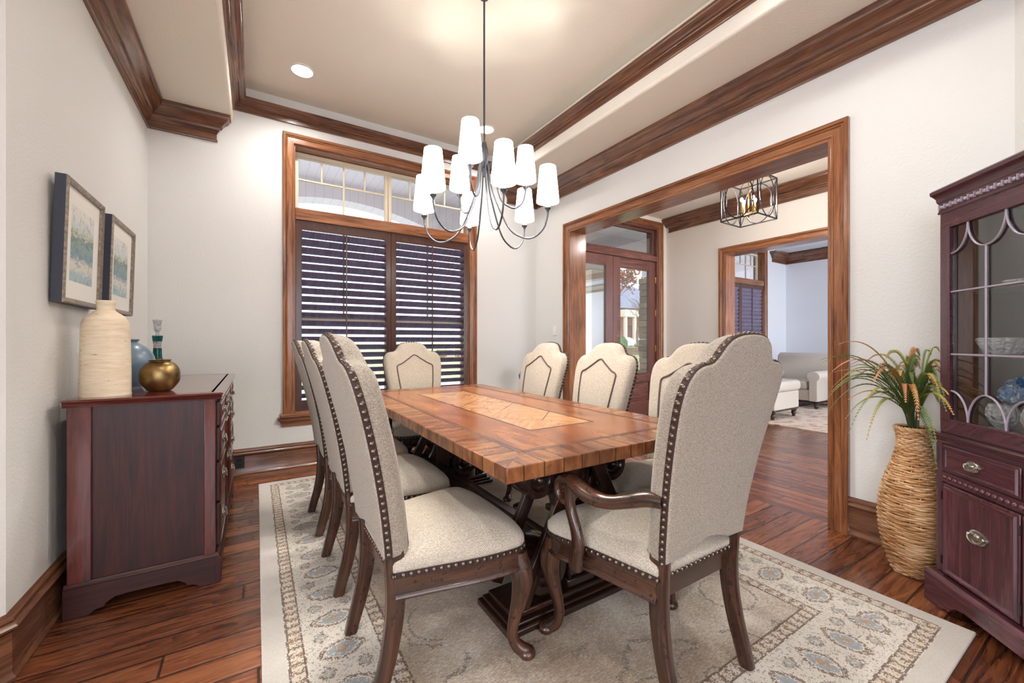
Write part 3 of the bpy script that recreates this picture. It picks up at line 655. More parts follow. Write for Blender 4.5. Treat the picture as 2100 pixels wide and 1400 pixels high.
# ---------------------------------------------------------------- dining chairs
OUT = [(.212, .0), (.215, .03), (.221, .10), (.232, .20), (.246, .32), (.258, .42), (.264, .48), (.265, .515), (.261, .552), (.249, .582), (.230, .602), (.206, .612), (.182, .615), (.162, .621), (.146, .635),
       (.133, .654), (.115, .675), (.088, .691), (.05, .700), (0, .703)]
def outline():
    r = cr([p for p in OUT], 3); pts = r[:-1]
    left = [(-u, w) for u, w in reversed(pts)]
    bot = [(-.13, .002), (-.07, .022), (0, .034), (.07, .022), (.13, .002)]
    return pts+[r[-1]]+left+bot
OL = outline()
def inset(pts, d):
    n = len(pts); out = []
    for i in range(n):
        a = Vector(pts[i-1]); b = Vector(pts[i]); c = Vector(pts[(i+1) % n])
        t1 = (b-a).normalized(); t2 = (c-b).normalized(); n1 = Vector((-t1.y, t1.x)); n2 = Vector((-t2.y, t2.x))
        m = (n1+n2); m = m/max(0.6, m.length_squared/2*1.0) if m.length > .3 else n1
        m = (n1+n2).normalized(); out.append((b.x+m.x*d, b.y+m.y*d))
    return out
BZ = 0.468     # height of the back panel's bottom edge
def lean(w):   # backward offset of the back, by height above BZ
    w = max(0.0, w); return -0.150*(w/.70)**1.15 + 0.012*math.sin(PI*min(1, w/.7))
def back_map(u, w, nn):
    """u across, w up, nn forward"""
    f = lean(w)+nn; return (f, u, BZ+w*0.997)
def back_mesh():
    bm = bmesh.new(); rings = []
    spec = [(.008, -.040), (.004, -.039), (.0, -.034), (-.003, -.015), (-.002, .015), (.003, .030), (.012, .042), (.026, .047)]
    for d, nn in spec:
        rings.append([bm.verts.new((u, w, nn)) for u, w in inset(OL, d)])
    n = len(OL)
    for a, b in zip(rings, rings[1:]):
        for i in range(n): bm.faces.new((a[i], a[(i+1) % n], b[(i+1) % n], b[i]))
    bm.faces.new(rings[0][::-1]); bm.faces.new(rings[-1])
    for k in range(1, 14): bmesh.ops.bisect_plane(bm, geom=bm.verts[:]+bm.edges[:]+bm.faces[:], plane_co=(0, .05*k, 0), plane_no=(0, 1, 0), dist=1e-5)
    for k in range(-4, 5): bmesh.ops.bisect_plane(bm, geom=bm.verts[:]+bm.edges[:]+bm.faces[:], plane_co=(.05*k, 0, 0), plane_no=(1, 0, 0), dist=1e-5)
    for v in bm.verts:
        u, w, nn = v.co
        if nn > .046: nn += .016*max(0, 1-(u/.24)**2)*max(0, 1-((w-.33)/.36)**2)
        v.co = back_map(u, w, nn)
    bmesh.ops.recalc_face_normals(bm, faces=bm.faces)
    me = bpy.data.meshes.new('backrest'); bm.to_mesh(me); bm.free(); return me
def front_n(u, w): return .047+.016*max(0, 1-(u/.24)**2)*max(0, 1-((w-.33)/.36)**2)
def resample(pts, step):
    out = []; acc = 0; P = [Vector(p) for p in pts]; out.append(P[0].copy()); need = step
    for a, b in zip(P, P[1:]):
        L = (b-a).length; pos = 0
        while L-pos >= need: pos += need; out.append(a+(b-a)*(pos/L)); need = step
        need -= (L-pos)
    return out
def make_chair(kind):
    arm = kind == 'arm'
    t = thing('dining_armchair' if arm else 'dining_chair', 'chair', 'chair')
    D = .47; WF = .29 if not arm else .315; WR = .215
    me = back_mesh(); bk = link_mesh('backrest', me, 'linen_back', t, smooth=60)
    # inset panel piping on the front
    m = MB(); W = cr([(-.115, .06), (-.145, .26), (-.165, .44), (-.162, .49), (-.118, .513), (-.055, .555), (0, .588), (.055, .555), (.118, .513), (.162, .49), (.165, .44), (.145, .26), (.115, .06)], 4)
    m.tube([back_map(u, w, front_n(u, w)+.002) for u, w in W], .006, 6); m.build('piping', 'welt', bk)
    # gimp strip and nails along the rear edge of the side
    k = len(OL)-5; run = OL[:k]; o2 = inset(OL, -.0045)[:k]; o0 = inset(OL, 0.0)[:k]
    m = MB(); vs = []; n = k
    for (a, b), (c, d) in zip(o2, o0):
        vs += [back_map(c, d, -.0345), back_map(a, b, -.031), back_map(a, b, -.012), back_map(c, d, -.009)]
    fs = [(i*4+j, i*4+j+1, i*4+5+j, i*4+4+j) for i in range(n-1) for j in range(3)]
    m.add(vs, vs, fs); gp = m.build('gimp_strip', 'gimp', bk, smooth=50)
    m = MB(); rs = resample(o2, .0245); cen = Vector(back_map(0, .35, -.02))
    for i, p in enumerate(rs):
        q = rs[min(i+1, len(rs)-1)]-rs[max(i-1, 0)]; nr = Vector((q.y, -q.x)).normalized()
        c = Vector(back_map(p.x, p.y, -.0215)); c2 = Vector(back_map(p.x+nr.x*.01, p.y+nr.y*.01, -.0215)); m.dome(c, c2-c, .0088, .0055, 8, 2)
    m.build('nailheads', 'nail', bk, smooth=60)
    # seat
    def seat_loop(off, z):
        L = []
        pts = [(-.005, WR), (.12, WR+.025), (.26, WR+.055), (.38, WF-.008), (.435, WF-.018), (D-.012, WF-.055), (D+.004, WF-.12), (D+.010, .08), (D+.012, 0)]
        r = cr(pts, 3); ring = [(f, u) for f, u in r]+[(f, -u) for f, u in reversed(r[:-1])]
        cx = D/2
        for f, u in ring:
            v = Vector((f-cx, u)); s_ = 1+off/max(.18, v.length); L.append((cx+v.x*s_, v.y*s_, z))
        return L
    m = MB(); spec = [(-.012, .405), (.0, .408), (.008, .425), (.007, .442), (-.008, .458), (-.04, .474), (-.08, .488), (-.12, .498), (-.16, .504), (-.20, .507)]
    rings = [seat_loop(o, z) for o, z in spec]; n = len(rings[0]); vs = [p for r_ in rings for p in r_]
    fs = [(i*n+j, i*n+(j+1) % n, (i+1)*n+(j+1) % n, (i+1)*n+j) for i in range(len(rings)-1) for j in range(n)]
    fs += [tuple(range(n))[::-1], tuple(range((len(rings)-1)*n, len(rings)*n))]
    m.add(vs, vs, fs); st = m.build('seat', 'linen', t, smooth=70)
    m = MB(); a = seat_loop(.0075, .400); b = seat_loop(.0085, .421); vs = a+b; m.add(vs, vs, [(j, (j+1) % n, n+(j+1) % n, n+j) for j in range(n-1)]); m.build('gimp_strip', 'gimp', st, smooth=60)
    m = MB(); L = resample([Vector(p) for p in seat_loop(.009, .4105)], .0245)
    L += resample([Vector(p) for p in (seat_loop(.009, .4105)[-1], seat_loop(.009, .4105)[0])], .0245)
    for p in L: m.dome(p, (p.x-D/2, p.y*1.1, 0) if p.x > .01 else (-1, 0, 0), .0085, .005, 7, 2)
    m.build('nailheads', 'nail', st, smooth=60)
    # rails
    m = MB(); RP = [(0, 0), (.006, 0), (.010, .006), (.008, .014), (.002, .020), (.0, .05), (.004, .062), (.004, .068), (0, .072), (-.022, .072), (-.022, 0)]
    def lp(off): return [(p[0], p[1]) for p in seat_loop(off, 0)]
    pth = lp(-.004); m.sweep(pth, [(o, .330+h) for o, h in RP], right=False); m.box(.0, .022, -WR+.02, WR-.02, .336, .402); m.build('seat_frame', 'leg', t, smooth=40)
    # front cabriole legs with scroll feet
    for s in (1, -1):
        fx, fy = D-.035, (WF-.045)*s; k = Vector((.80, .60*s, 0)).normalized()
        P = cr([(0, .385, .034), (.004, .35, .038), (.014, .315, .041), (.018, .27, .038), (.006, .20, .029), (-.012, .13, .0215), (-.018, .08, .019), (-.006, .044, .021), (.020, .023, .023), (.040, .018, .022)], 4)
        m = MB(); m.tube([(fx+k.x*a, fy+k.y*a, z) for a, z, r in P], [(r, r*1.02) for a, z, r in P], 12, side=(-k.y, k.x, 0), sq=2.5)
        m.lathe([(0, 0), (.026, 0), (.032, .008), (.032, .018), (.026, .028), (.012, .036), (0, .038)], 16, at=(fx+k.x*.036, fy+k.y*.036, 0))
        m.tube([(fx+k.x*.0-.0, fy+k.y*.0, .335), (fx+k.x*.045, fy+k.y*.045, .332), (fx+k.x*.05, fy+k.y*.05, .31)], [.022, .012, .004], 8)
        m.build('leg', 'leg', t, smooth=50)
    # rear sabre legs
    for s in (1, -1):
        P = cr([(-.060, 0), (-.042, .07), (-.020, .15), (-.002, .25), (.004, .34), (.002, .42), (-.002, .482)], 4)
        m = MB(); m.tube([(f, (.194+.006*max(0, 1-z/.3))*s, z) for f, z in P], [(.0185+.002*min(1, z/.4), .0225+.008*min(1, z/.35)) for f, z in P], 12, side=(0, 1, 0), sq=5); m.v = [Vector((v.x, v.y, max(0.0, v.z))) for v in m.v]; m.build('leg', 'leg', t, smooth=40)
    if arm:
        for s in (1, -1):
            P = cr([(-.035, .662, .026, .022), (.015, .657, .028, .024), (.07, .636, .027, .023), (.14, .614, .028, .023), (.20, .616, .032, .024), (.26, .638, .032, .022), (.305, .652, .030, .020), (.345, .636, .028, .018), (.358, .602, .026, .016), (.338, .572, .025, .014), (.306, .570, .024, .012), (.290, .592, .024, .011), (.302, .612, .023, .009), (.320, .604, .022, .008)], 4)
            def au(f): return (.214+.092*min(1, max(0, (f+.06)/.30)))*s
            m = MB(); m.tube([(f, au(f), z) for f, z, a, b in P], [(a, b) for f, z, a, b in P], 12, side=(0, 1, 0), sq=2.4); ao = m.build('arm', 'leg', t, smooth=50)
            P = cr([(.275, .640, .020), (.292, .60, .019), (.288, .55, .018), (.262, .49, .020), (.250, .44, .023), (.262, .39, .026), (.268, .345, .025)], 4)
            m = MB(); m.tube([(f, (.316-.006*(1-(z-.345)/.3))*s, z) for f, z, r in P], [(.016, r*1.1) for f, z, r in P], 12, side=(0, 1, 0), sq=3); m.build('arm_support', 'leg', t, smooth=50)
    return t
side0 = make_chair('side'); arm0 = make_chair('arm')
GS = 'upholstered side chairs along both long sides of the table'
chairs = [  # x, y, heading, label
    (0.375, 1.500, 0, 'beige side chair nearest the camera on the sideboard side of the table'),
    (0.375, 2.180, 0, 'middle beige side chair of the three on the sideboard side'),
    (0.375, 2.850, 0, 'beige side chair on the sideboard side, farthest back toward the window'),
    (1.985, 1.40, PI, 'beige side chair on the opening side, partly hidden behind the near armchair'),
    (1.985, 2.09, PI, 'middle beige side chair in front of the wide cased opening'),
    (1.985, 2.80, PI+0.05, 'beige side chair nearest the room corner, in front of the light switch wall')]
for i, (x, y, a, lb) in enumerate(chairs):
    if i == 0:
        side0.location = (x, y, ZR); side0.rotation_euler = (0, 0, a); side0['label'] = lb; side0['group'] = GS
    else: dup(side0, (x, y, ZR), a, lb, GS, scale=(1, 1, .985 if i < 3 else .972))
arm0.location = (1.268, 0.838, ZR); arm0.rotation_euler = (0, 0, PI/2)
arm0['label'] = 'beige armchair with scrolled wooden arms, back to the camera at the near table end'; arm0['group'] = 'armchairs at the two table ends'
dup(arm0, (1.235, 3.60, ZR), -PI/2, 'beige armchair at the far table end in front of the shuttered window', 'armchairs at the two table ends', scale=(1, 1, .972))

# ---------------------------------------------------------------- dining table
T = thing('dining_table', 'large rectangular wood dining table with inlaid banded top and scrolled double pedestal', 'table', (1.2285, 2.2475, ZR))
H = .762-ZR
m = MB(); m.box(-.5625, .5625, -1.155, 1.155, H-.052, H); m.build('tabletop', 'table_top', T, bevel=.004)
m = MB(); z_, z2_ = H-.001, H+.0003
def ring_(hx, hy, w_):
    m.box(-hx, hx, -hy, -hy+w_, z_, z2_); m.box(-hx, hx, hy-w_, hy, z_, z2_); m.box(-hx, -hx+w_, -hy+w_, hy-w_, z_, z2_); m.box(hx-w_, hx, -hy+w_, hy-w_, z_, z2_)
ring_(.5625-.131, 1.155-.131, .007); ring_(.5625-.148, 1.155-.148, .004); ring_(.196, .746, .008)
for k in range(-13, 14):
    for s in (1, -1): m.box(s*.5615-(.130 if s > 0 else 0), s*.5615+(0 if s > 0 else .130), k*.083-.0012, k*.083+.0012, z_, z2_)
for k in range(-5, 6):
    for s in (1, -1): m.box(k*.083-.0012, k*.083+.0012, s*1.154-(.130 if s > 0 else 0), s*1.154+(0 if s > 0 else .130), z_, z2_)
m.build('inlay_lines', 'inlay', T, smooth=0)
m = MB(); m.box(-.50, .50, -1.09, 1.09, H-.072, H-.052); m.box(-.46, .46, -1.04, 1.04, H-.10, H-.072); m.build('apron', 'pedestal', T, bevel=.004)
for yc in (-.79, .79):
    p = bpy.data.objects.new('pedestal', None); COL.objects.link(p); p.parent = T; p.location = (0, yc, 0)
    m = MB(); m.box(-.41, .41, -.135, .135, 0, .028); m.box(-.395, .395, -.12, .12, .028, .045); m.box(-.375, .375, -.10, .10, .045, .07); m.build('plinth', 'pedestal', p, bevel=.006)
    for s in (1, -1):     # lower and upper scroll drums with turned bosses
        for (cx, cz, r, w, nm) in ((.185*s, .182, .112, .075, 'lower_scroll'), (.215*s, .565, .082, .07, 'upper_scroll')):
            m = MB(); m.lathe([(0, -w), (r*.25, -w), (r*.28, -w+.006), (r*.38, -w+.016), (r*.5, -w+.014), (r*.62, -w), (r*.92, -w), (r, -w+.012), (r, w-.012), (r*.92, w), (r*.62, w), (r*.5, w-.014), (r*.38, w-.016), (r*.28, w-.006), (r*.25, w), (0, w)], 40, at=(cx, 0, cz), axis='y')
            m.ball((cx, -w+.004, cz), r*.27, 16, 10); m.ball((cx, w-.004, cz), r*.27, 16, 10); m.build(nm, 'pedestal', p, smooth=40)
        P = cr([(.24*s, .60), (.15*s, .56), (.07*s, .47), (.045*s, .38), (.075*s, .28), (.16*s, .18), (.24*s, .10)], 5)
        m = MB(); m.tube([(x, 0, z) for x, z in P], [(.03, .062)]*len(P), 12, side=(1, 0, .3), sq=6); m.build('curved_brace', 'pedestal', p, smooth=40)
        m = MB(); a = Vector((.06*s, 0, .62)); b = Vector((.335*s, 0, .09))
        m.tube([(a.x, -.105, a.z), (b.x, -.105, b.z)], [(.032, .014)]*2, 4, side=(1, 0, .5), sq=8); m.tube([(a.x, .105, a.z), (b.x, .105, b.z)], [(.032, .014)]*2, 4, side=(1, 0, .5), sq=8)
        m.build('diagonal_strut', 'pedestal', p, smooth=30, bevel=.003)
    m = MB(); m.box(-.06, .06, -.07, .07, .07, .60); m.box(-.08, .08, -.085, .085, .07, .11); m.box(-.08, .08, -.085, .085, .36, .39); m.build('post', 'pedestal', p, bevel=.008)
    m = MB(); m.box(-.32, .32, -.10, .10, H-.125, H-.10); m.box(-.29, .29, -.085, .085, H-.15, H-.125); m.build('top_block', 'pedestal', p, bevel=.006)
m = MB(); m.box(-.03, .03, -.75, .75, .10, .19); m.box(-.045, .045, -.75, .75, .09, .10); m.build('stretcher', 'pedestal', T, bevel=.005)

# ---------------------------------------------------------------- chandelier
CX, CY = 1.244, 2.32
C = thing('chandelier', 'slim iron chandelier with nine white tapered shades hanging over the dining table', 'chandelier', (CX, CY, TRAY))
zt = TRAY
m = MB(); m.lathe([(0, 0), (.03, 0), (.03, -.003), (.02, -.006), (0, -.006)], 32); m.build('canopy', 'iron', C)
m = MB(); m.tube([(0, 0, -.008), (0, 0, 2.38-zt)], .0065, 10); m.build('rod', 'iron', C)
m = MB(); m.lathe([(0, 2.45-zt), (.012, 2.44-zt), (.022, 2.40-zt), (.027, 2.36-zt), (.024, 2.31-zt), (.016, 2.27-zt), (.006, 2.22-zt), (0, 2.215-zt)], 20); m.build('hub', 'iron', C)
def lat2w(deg):
    a = math.radians(deg); l, d = math.cos(a), math.sin(a)      # lateral, depth of the photo's view -> world
    return Vector((.531*d+.847*l, .847*d-.531*l, 0))
for tier, R, zb, degs, drop in (('low', .41, 2.03, [-11, -71, -131, 169, 109, 49], .20), ('high', .275, 2.215, [-103, 132, 13], .155)):
    for dg in degs:
        u = lat2w(dg); zc = zb-.055
        pts = cr([(.012, 2.37), (.028, 2.27), (.055 if R > .3 else .05, zc+.15), (R*.38, zc-drop*.42), (R*.60, zc-drop*.78), (R*.78, zc-drop*.80), (R*.93, zc-drop*.55), (R*.99, zc-drop*.2), (R, zc)], 6)
        m = MB(); m.tube([(u.x*a, u.y*a, z-zt) for a, z in pts], .0058, 8)
        arm_ = m.build('arm', 'iron', C, smooth=60)
        m = MB(); at = (u.x*R, u.y*R, -zt)
        m.lathe([(0, zc-.012), (.006, zc-.01), (.008, zc), (.018, zc+.012), (.020, zc+.018), (.010, zc+.02), (0, zc+.02)], 16, at=at); m.build('cup', 'iron', arm_)
        m = MB(); m.lathe([(0, zc+.018), (.011, zc+.018), (.011, zc+.09), (0, zc+.09)], 12, at=at); m.build('candle_sleeve', 'candle', arm_)
        m = MB(); prof = [(.0715, zb), (.069, zb+.03), (.0505, zb+.22), (.0490, zb+.22), (.0675, zb+.03), (.0695, zb)]
        vs = []; seg = 36
        for (r_, z) in prof:
            for k in range(seg): th = 2*PI*k/seg; vs.append((at[0]+r_*math.cos(th), at[1]+r_*math.sin(th), z-zt))
        fs = [(i*seg+k, i*seg+(k+1) % seg, ((i+1) % 6)*seg+(k+1) % seg, ((i+1) % 6)*seg+k) for i in range(6) for k in range(seg)]
        m.add(vs, vs, fs); sh = m.build('lamp_shade', 'shade', C, smooth=50)
        m = MB(); m.tube([(at[0]+.0715*math.cos(2*PI*k/36), at[1]+.0715*math.sin(2*PI*k/36), zb-zt) for k in range(36)], .0016, 5, closed=True); m.build('shade_rim', 'frame_silver', sh)
        m = MB(); m.ball((at[0], at[1], zb+.075-zt), .017, 10, 8, (1, 1, 1.5)); m.build('bulb', 'bulb', sh)
        light('chandelier_lamp', 'POINT', (CX+u.x*R, CY+u.y*R, zb+.055), 40, WARM, shadow_soft_size=.02)

# ---------------------------------------------------------------- foyer lantern
L = thing('lantern_pendant', 'open square iron lantern with circle sides and four brass candles in the foyer', 'pendant light', (4.38, 2.31, 2.43))
w, h = .1875, .42
m = MB()
def bar(a, b, r=.006): m.tube([a, b], [r, r], 4, sq=8)
C4 = [(w, w), (w, -w), (-w, -w), (-w, w)]
for i in range(4):
    a, b = C4[i], C4[(i+1) % 4]
    bar((*a, 0), (*a, h)); bar((*a, 0), (*b, 0)); bar((*a, h), (*b, h))
m.build('frame', 'iron_dark', L, smooth=30)
for i in range(4):
    a, b = Vector(C4[i]), Vector(C4[(i+1) % 4]); mid = (a+b)/2; d = (b-a).normalized()
    m = MB(); m.tube([(mid.x+d.x*(w-.045)*math.cos(q), mid.y+d.y*(w-.045)*math.cos(q), h/2+(h/2-.004)*math.sin(q)) for q in [2*PI*k/40 for k in range(40)]], [(.004, .006)]*40, 6, side=(d.y, -d.x, 0), closed=True)
    for s in (1, -1):
        m.tube([(mid.x+s*d.x*(w-.06*math.sin(PI*k/16)*1.0), mid.y+s*d.y*(w-.06*math.sin(PI*k/16)), h*k/16) for k in range(17)], .0038, 6)
    m.build('ring', 'iron_dark', L, smooth=60)
m = MB(); m.tube([(0, 0, .06), (0, 0, h+.06)], .006, 8); m.tube([(0, 0, h+.05), (0, 0, 3.15-2.43)], .004, 6); m.ball((0, 0, .05), .016)
for i in range(4): a = C4[i]; m.tube([(*a, h), (a[0]*.5, a[1]*.5, h+.035), (0, 0, h+.06)], .004, 6)
m.build('stem', 'brass', L)
m = MB(); m.lathe([(0, 3.149-2.43), (.06, 3.149-2.43), (.06, 3.135-2.43), (0, 3.13-2.43)], 24); m.build('canopy', 'iron_dark', L)
for i in range(4):
    a = PI/4+i*PI/2+.3; x, y = .075*math.cos(a), .075*math.sin(a)
    m = MB(); m.tube([(0, 0, .07), (x*.6, y*.6, .05), (x, y, .07)], .004, 6); m.lathe([(0, .07), (.018, .072), (.02, .078), (0, .08)], 12, at=(x, y, 0)); m.tube([(x, y, .075), (x, y, .19)], .009, 10); m.build('candle', 'brass', L)
    m = MB(); m.ball((x, y, .215), .014, 10, 8, (1, 1, 1.7)); m.build('bulb', 'bulb', L)
light('lantern_lamp', 'POINT', (4.38, 2.31, 2.655), 55, WARM, shadow_soft_size=.07)

# ---------------------------------------------------------------- furniture helpers
def oval_pull(parent, x, z, y=0, s=1.0, mat='pewter', name='handle'):
    """oval plate with a bail, on a front facing -y"""
    m = MB(); m.lathe([(0, -.004), (.020, -.004), (.027, -.006), (.031, -.003), (.033, 0)], 28, at=(x, y, z), axis='y', sx=1.35*s, sy=1.0*s) if False else None
    m = MB(); seg = 32
    def ell(r, dy): return [(x+r*1.4*s*math.cos(2*PI*k/seg), y+dy, z+r*s*math.sin(2*PI*k/seg)) for k in range(seg)]
    rg = [ell(.031, 0), ell(.031, -.004), ell(.027, -.006), ell(.024, -.003), ell(.012, -.004), ell(.009, -.010), ell(.003, -.011)]
    vs = [p for r in rg for p in r]; fs = [(i*seg+k, i*seg+(k+1) % seg, (i+1)*seg+(k+1) % seg, (i+1)*seg+k) for i in range(len(rg)-1) for k in range(seg)]+[tuple(range(6*seg, 7*seg))]
    m.add(vs, vs, fs)
    m.tube([(x+.036*s*math.cos(q), y-.012-.006*math.sin(PI*(i/14)), z+.004-.027*s*math.sin(q)) for i, q in enumerate([PI*k/14 for k in range(15)])], .0032*s, 7)
    for sg in (1, -1): m.ball((x+.036*s*sg, y-.008, z+.004), .007*s, 8, 6)
    return m.build(name, mat, parent, smooth=60)
def bracket_poly(x0, x1, z0, z1, foot, cut, n=8):
    """plinth board outline with scalloped cut-out between two feet"""
    r = [(x0, z0), (x0, z1), (x1, z1), (x1, z0), (x1-foot, z0)]
    sc = [(0, 0), (.012, .012), (.03, .020), (.045, .020), (.055, .036), (.08, .052), (.12, cut)]
    r += [(x1-foot-a, z0+b) for a, b in sc[1:]]; r += [(x0+foot+a, z0+b) for a, b in reversed(sc[1:])]; r += [(x0+foot, z0)]
    return r

# ---------------------------------------------------------------- sideboard (front faces +x of the room)
SB = thing('sideboard', 'dark mahogany sideboard with drawers against the left wall', 'sideboard', (-.145, 2.42, 0), PI/2)
Lw, Dp, Ht = 1.37, .535, .915
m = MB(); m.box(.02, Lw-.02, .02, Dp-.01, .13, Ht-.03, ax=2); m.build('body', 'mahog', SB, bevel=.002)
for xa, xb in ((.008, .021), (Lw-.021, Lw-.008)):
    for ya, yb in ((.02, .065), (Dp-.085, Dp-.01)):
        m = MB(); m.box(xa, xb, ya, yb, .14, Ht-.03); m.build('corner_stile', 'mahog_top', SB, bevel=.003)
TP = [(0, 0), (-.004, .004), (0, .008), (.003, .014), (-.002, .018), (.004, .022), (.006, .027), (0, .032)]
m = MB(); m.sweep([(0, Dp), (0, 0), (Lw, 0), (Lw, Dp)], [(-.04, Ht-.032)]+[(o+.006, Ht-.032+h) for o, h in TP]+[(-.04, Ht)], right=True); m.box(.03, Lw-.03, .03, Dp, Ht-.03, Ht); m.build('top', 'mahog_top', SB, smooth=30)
m = MB(); m.prism(bracket_poly(0, Dp, 0, .125, .08, .055), lambda u, v, w_: (w_, u, v), 0, .02); m.prism(bracket_poly(0, Dp, 0, .125, .08, .055), lambda u, v, w_: (w_, u, v), Lw-.02, Lw)
m.prism(bracket_poly(0, Lw, 0, .125, .10, .055), lambda u, v, w_: (u, w_, v), 0, .02)
m.box(.02, Lw-.02, .02, Dp, .10, .13); m.sweep([(.004, Dp), (.004, .004), (Lw-.004, .004), (Lw-.004, Dp)], [(-.02, .122), (0, .122), (.0, .128), (-.006, .134), (-.010, .142), (-.02, .142)], right=True); m.build('plinth', 'mahog', SB, smooth=30, bevel=.0015)
cols = [(.05, .43), (.445, .925), (.94, 1.32)]
for ci, (a, b) in enumerate(cols):
    rows = [(.745, .865), (.575, .735), (.375, .565), (.155, .365)] if ci != 1 else [(.745, .865)]
    for z0, z1 in rows:
        m = MB(); m.box(a, b, .004, .022, z0, z1); dr = m.build('drawer', 'mahog', SB, bevel=.004)
        m = MB(); m.sweep([(a+.012, z0+.012), (a+.012, z1-.012), (b-.012, z1-.012), (b-.012, z0+.012)], [(0, 0), (.004, .004), (.008, 0)], fn=lambda u, v, w_: (u, .004-w_, v), closed=True); m.build('bead', 'mahog_top', dr, smooth=30)
        for hx in ((a+b)/2-.1, (a+b)/2+.1) if ci == 1 else (((a+b)/2),): oval_pull(dr, hx, (z0+z1)/2, .004)
for a, b, s in ((.445, .682, 1), (.688, .925, -1)):
    m = MB(); m.box(a, b, .004, .022, .155, .735); dr = m.build('door', 'mahog', SB, bevel=.004)
    m = MB(); m.sweep([(a+.035, .19), (a+.035, .70), (b-.035, .70), (b-.035, .19)], [(0, 0), (.005, .006), (.012, 0)], fn=lambda u, v, w_: (u, .004-w_, v), closed=True); m.build('bead', 'mahog_top', dr, smooth=30)
    oval_pull(dr, b-.045 if s > 0 else a+.045, .46, .004)

# vases on the sideboard
ZS = .9155
def lathe_thing(name, label, cat, loc, prof, mat, seg=48, **kw):
    m = MB(); m.lathe(prof, seg, **kw); o = m.build(name, mat, None, smooth=60, loc=loc); return tag(o, label, cat)
lathe_thing('ceramic_vase', 'tall cream clay bottle vase with pitted surface at the near end of the sideboard', 'vase', (-.585, 2.585, ZS),
    cr([(0, 0), (.082, 0), (.0875, .006), (.087, .08), (.085, .2), (.0825, .30), (.078, .335), (.064, .360), (.042, .378), (.033, .386), (.031, .40), (.034, .425), (.0335, .43), (.028, .43), (.026, .40), (.026, .38), (0, .37)], 3), 'cream_clay')
lathe_thing('glazed_vase', 'round blue-grey glazed vase behind the cream and brass vases', 'vase', (-.57, 2.90, ZS),
    cr([(0, 0), (.05, 0), (.056, .006), (.085, .05), (.106, .11), (.107, .15), (.092, .19), (.062, .222), (.040, .236), (.037, .243), (.044, .252), (.044, .256), (.038, .256), (.032, .245), (.03, .235), (0, .22)], 3), 'blue_glaze')
lathe_thing('brass_vase', 'squat round brass vase with a small lip at the sideboard edge', 'vase', (-.405, 2.655, ZS),
    cr([(0, 0), (.036, 0), (.052, .008), (.074, .04), (.080, .07), (.076, .105), (.060, .132), (.044, .143), (.041, .148), (.046, .153), (.040, .154), (.036, .148), (.036, .14), (0, .13)], 3), 'brass_pot')
D_ = thing('glass_decanter', 'slender teal and clear glass decanter with crystal stopper behind the brass vase', 'decanter', (-.50, 3.20, ZS))
m = MB(); m.lathe(cr([(0, 0), (.045, 0), (.052, .01), (.052, .05), (.04, .09), (.026, .13), (.020, .17), (.019, .22), (.024, .275), (.02, .277), (.014, .22), (.012, .16), (0, .15)], 3), 32); m.build('body', 'crystal', D_, smooth=60)
m = MB(); m.lathe([(.0225, .245), (.026, .276), (.0265, .278), (.0255, .2785), (.0215, .245)], 32); m.build('collar', 'teal_glass', D_, smooth=60)
m = MB(); m.lathe(cr([(.0205, .205), (.0215, .17), (.025, .138), (.042, .092), (.041, .092), (.024, .138), (.0205, .17), (.0195, .205)], 3), 32); m.build('teal_band', 'teal_glass', D_, smooth=60)
m = MB(); m.lathe([(0, .26), (.010, .262), (.010, .285), (.008, .295), (.018, .318), (.019, .352), (.024, .372), (0, .378)], 8); m.build('stopper', 'crystal', D_, smooth=0)

# pictures on the left wall, each leaning slightly from the wall
def picture(y0, label, art, lean_):
    Wd, Hg, Dd = .485, .535, .042
    P = thing('framed_picture', label, 'picture', (XL+.006, y0, 1.325), 0, 'framed pictures above the sideboard'); P.rotation_euler = (0, lean_, 0)
    fw = .024
    m = MB(); m.sweep([(0, 0), (0, Hg), (Wd, Hg), (Wd, 0)], [(0, 0), (0, Dd-.006), (-.004, Dd), (-.010, Dd), (-.024, Dd-.008), (-fw, Dd-.010), (-fw, 0)], fn=lambda a, b, h: (h, a, b), right=False, closed=True)
    m.build('frame', 'frame_silver', P, smooth=30)
    m = MB(); m.box(-.0, Dd-.008, -.0012, .0006, 0, Hg); m.box(0, Dd-.008, Wd-.0006, Wd+.0012, 0, Hg); m.box(0, Dd-.008, 0, Wd, -.0012, .0006); m.build('frame_edge', 'frame_side', P, smooth=0)
    m = MB(); m.box(.004, Dd-.016, fw-.004, Wd-fw+.004, fw-.004, Hg-fw+.004); m.build('mat_board', 'mat_board', P, smooth=0)
    m = MB(); a0, a1, b0, b1 = fw+.075, Wd-fw-.075, fw+.08, Hg-fw-.075
    x_ = Dd-.0155; m.add([(x_, a0, b0), (x_, a1, b0), (x_, a1, b1), (x_, a0, b1), (x_-.002, a0, b0), (x_-.002, a1, b0), (x_-.002, a1, b1), (x_-.002, a0, b1)], [(0, 0, 0), (1, 0, 0), (1, 1, 1), (0, 1, 1)]*2, [(0, 1, 2, 3), (7, 6, 5, 4), (0, 4, 5, 1), (2, 6, 7, 3), (1, 5, 6, 2), (3, 7, 4, 0)])
    m.build('painting', art, P, smooth=0)
picture(2.43, 'larger-looking framed lake painting hanging nearer the camera, above the cream vase', 'painting_a', math.radians(1.6))
picture(3.065, 'framed misty lake painting hanging farther from the camera, nearer the room corner', 'painting_b', math.radians(1.6))
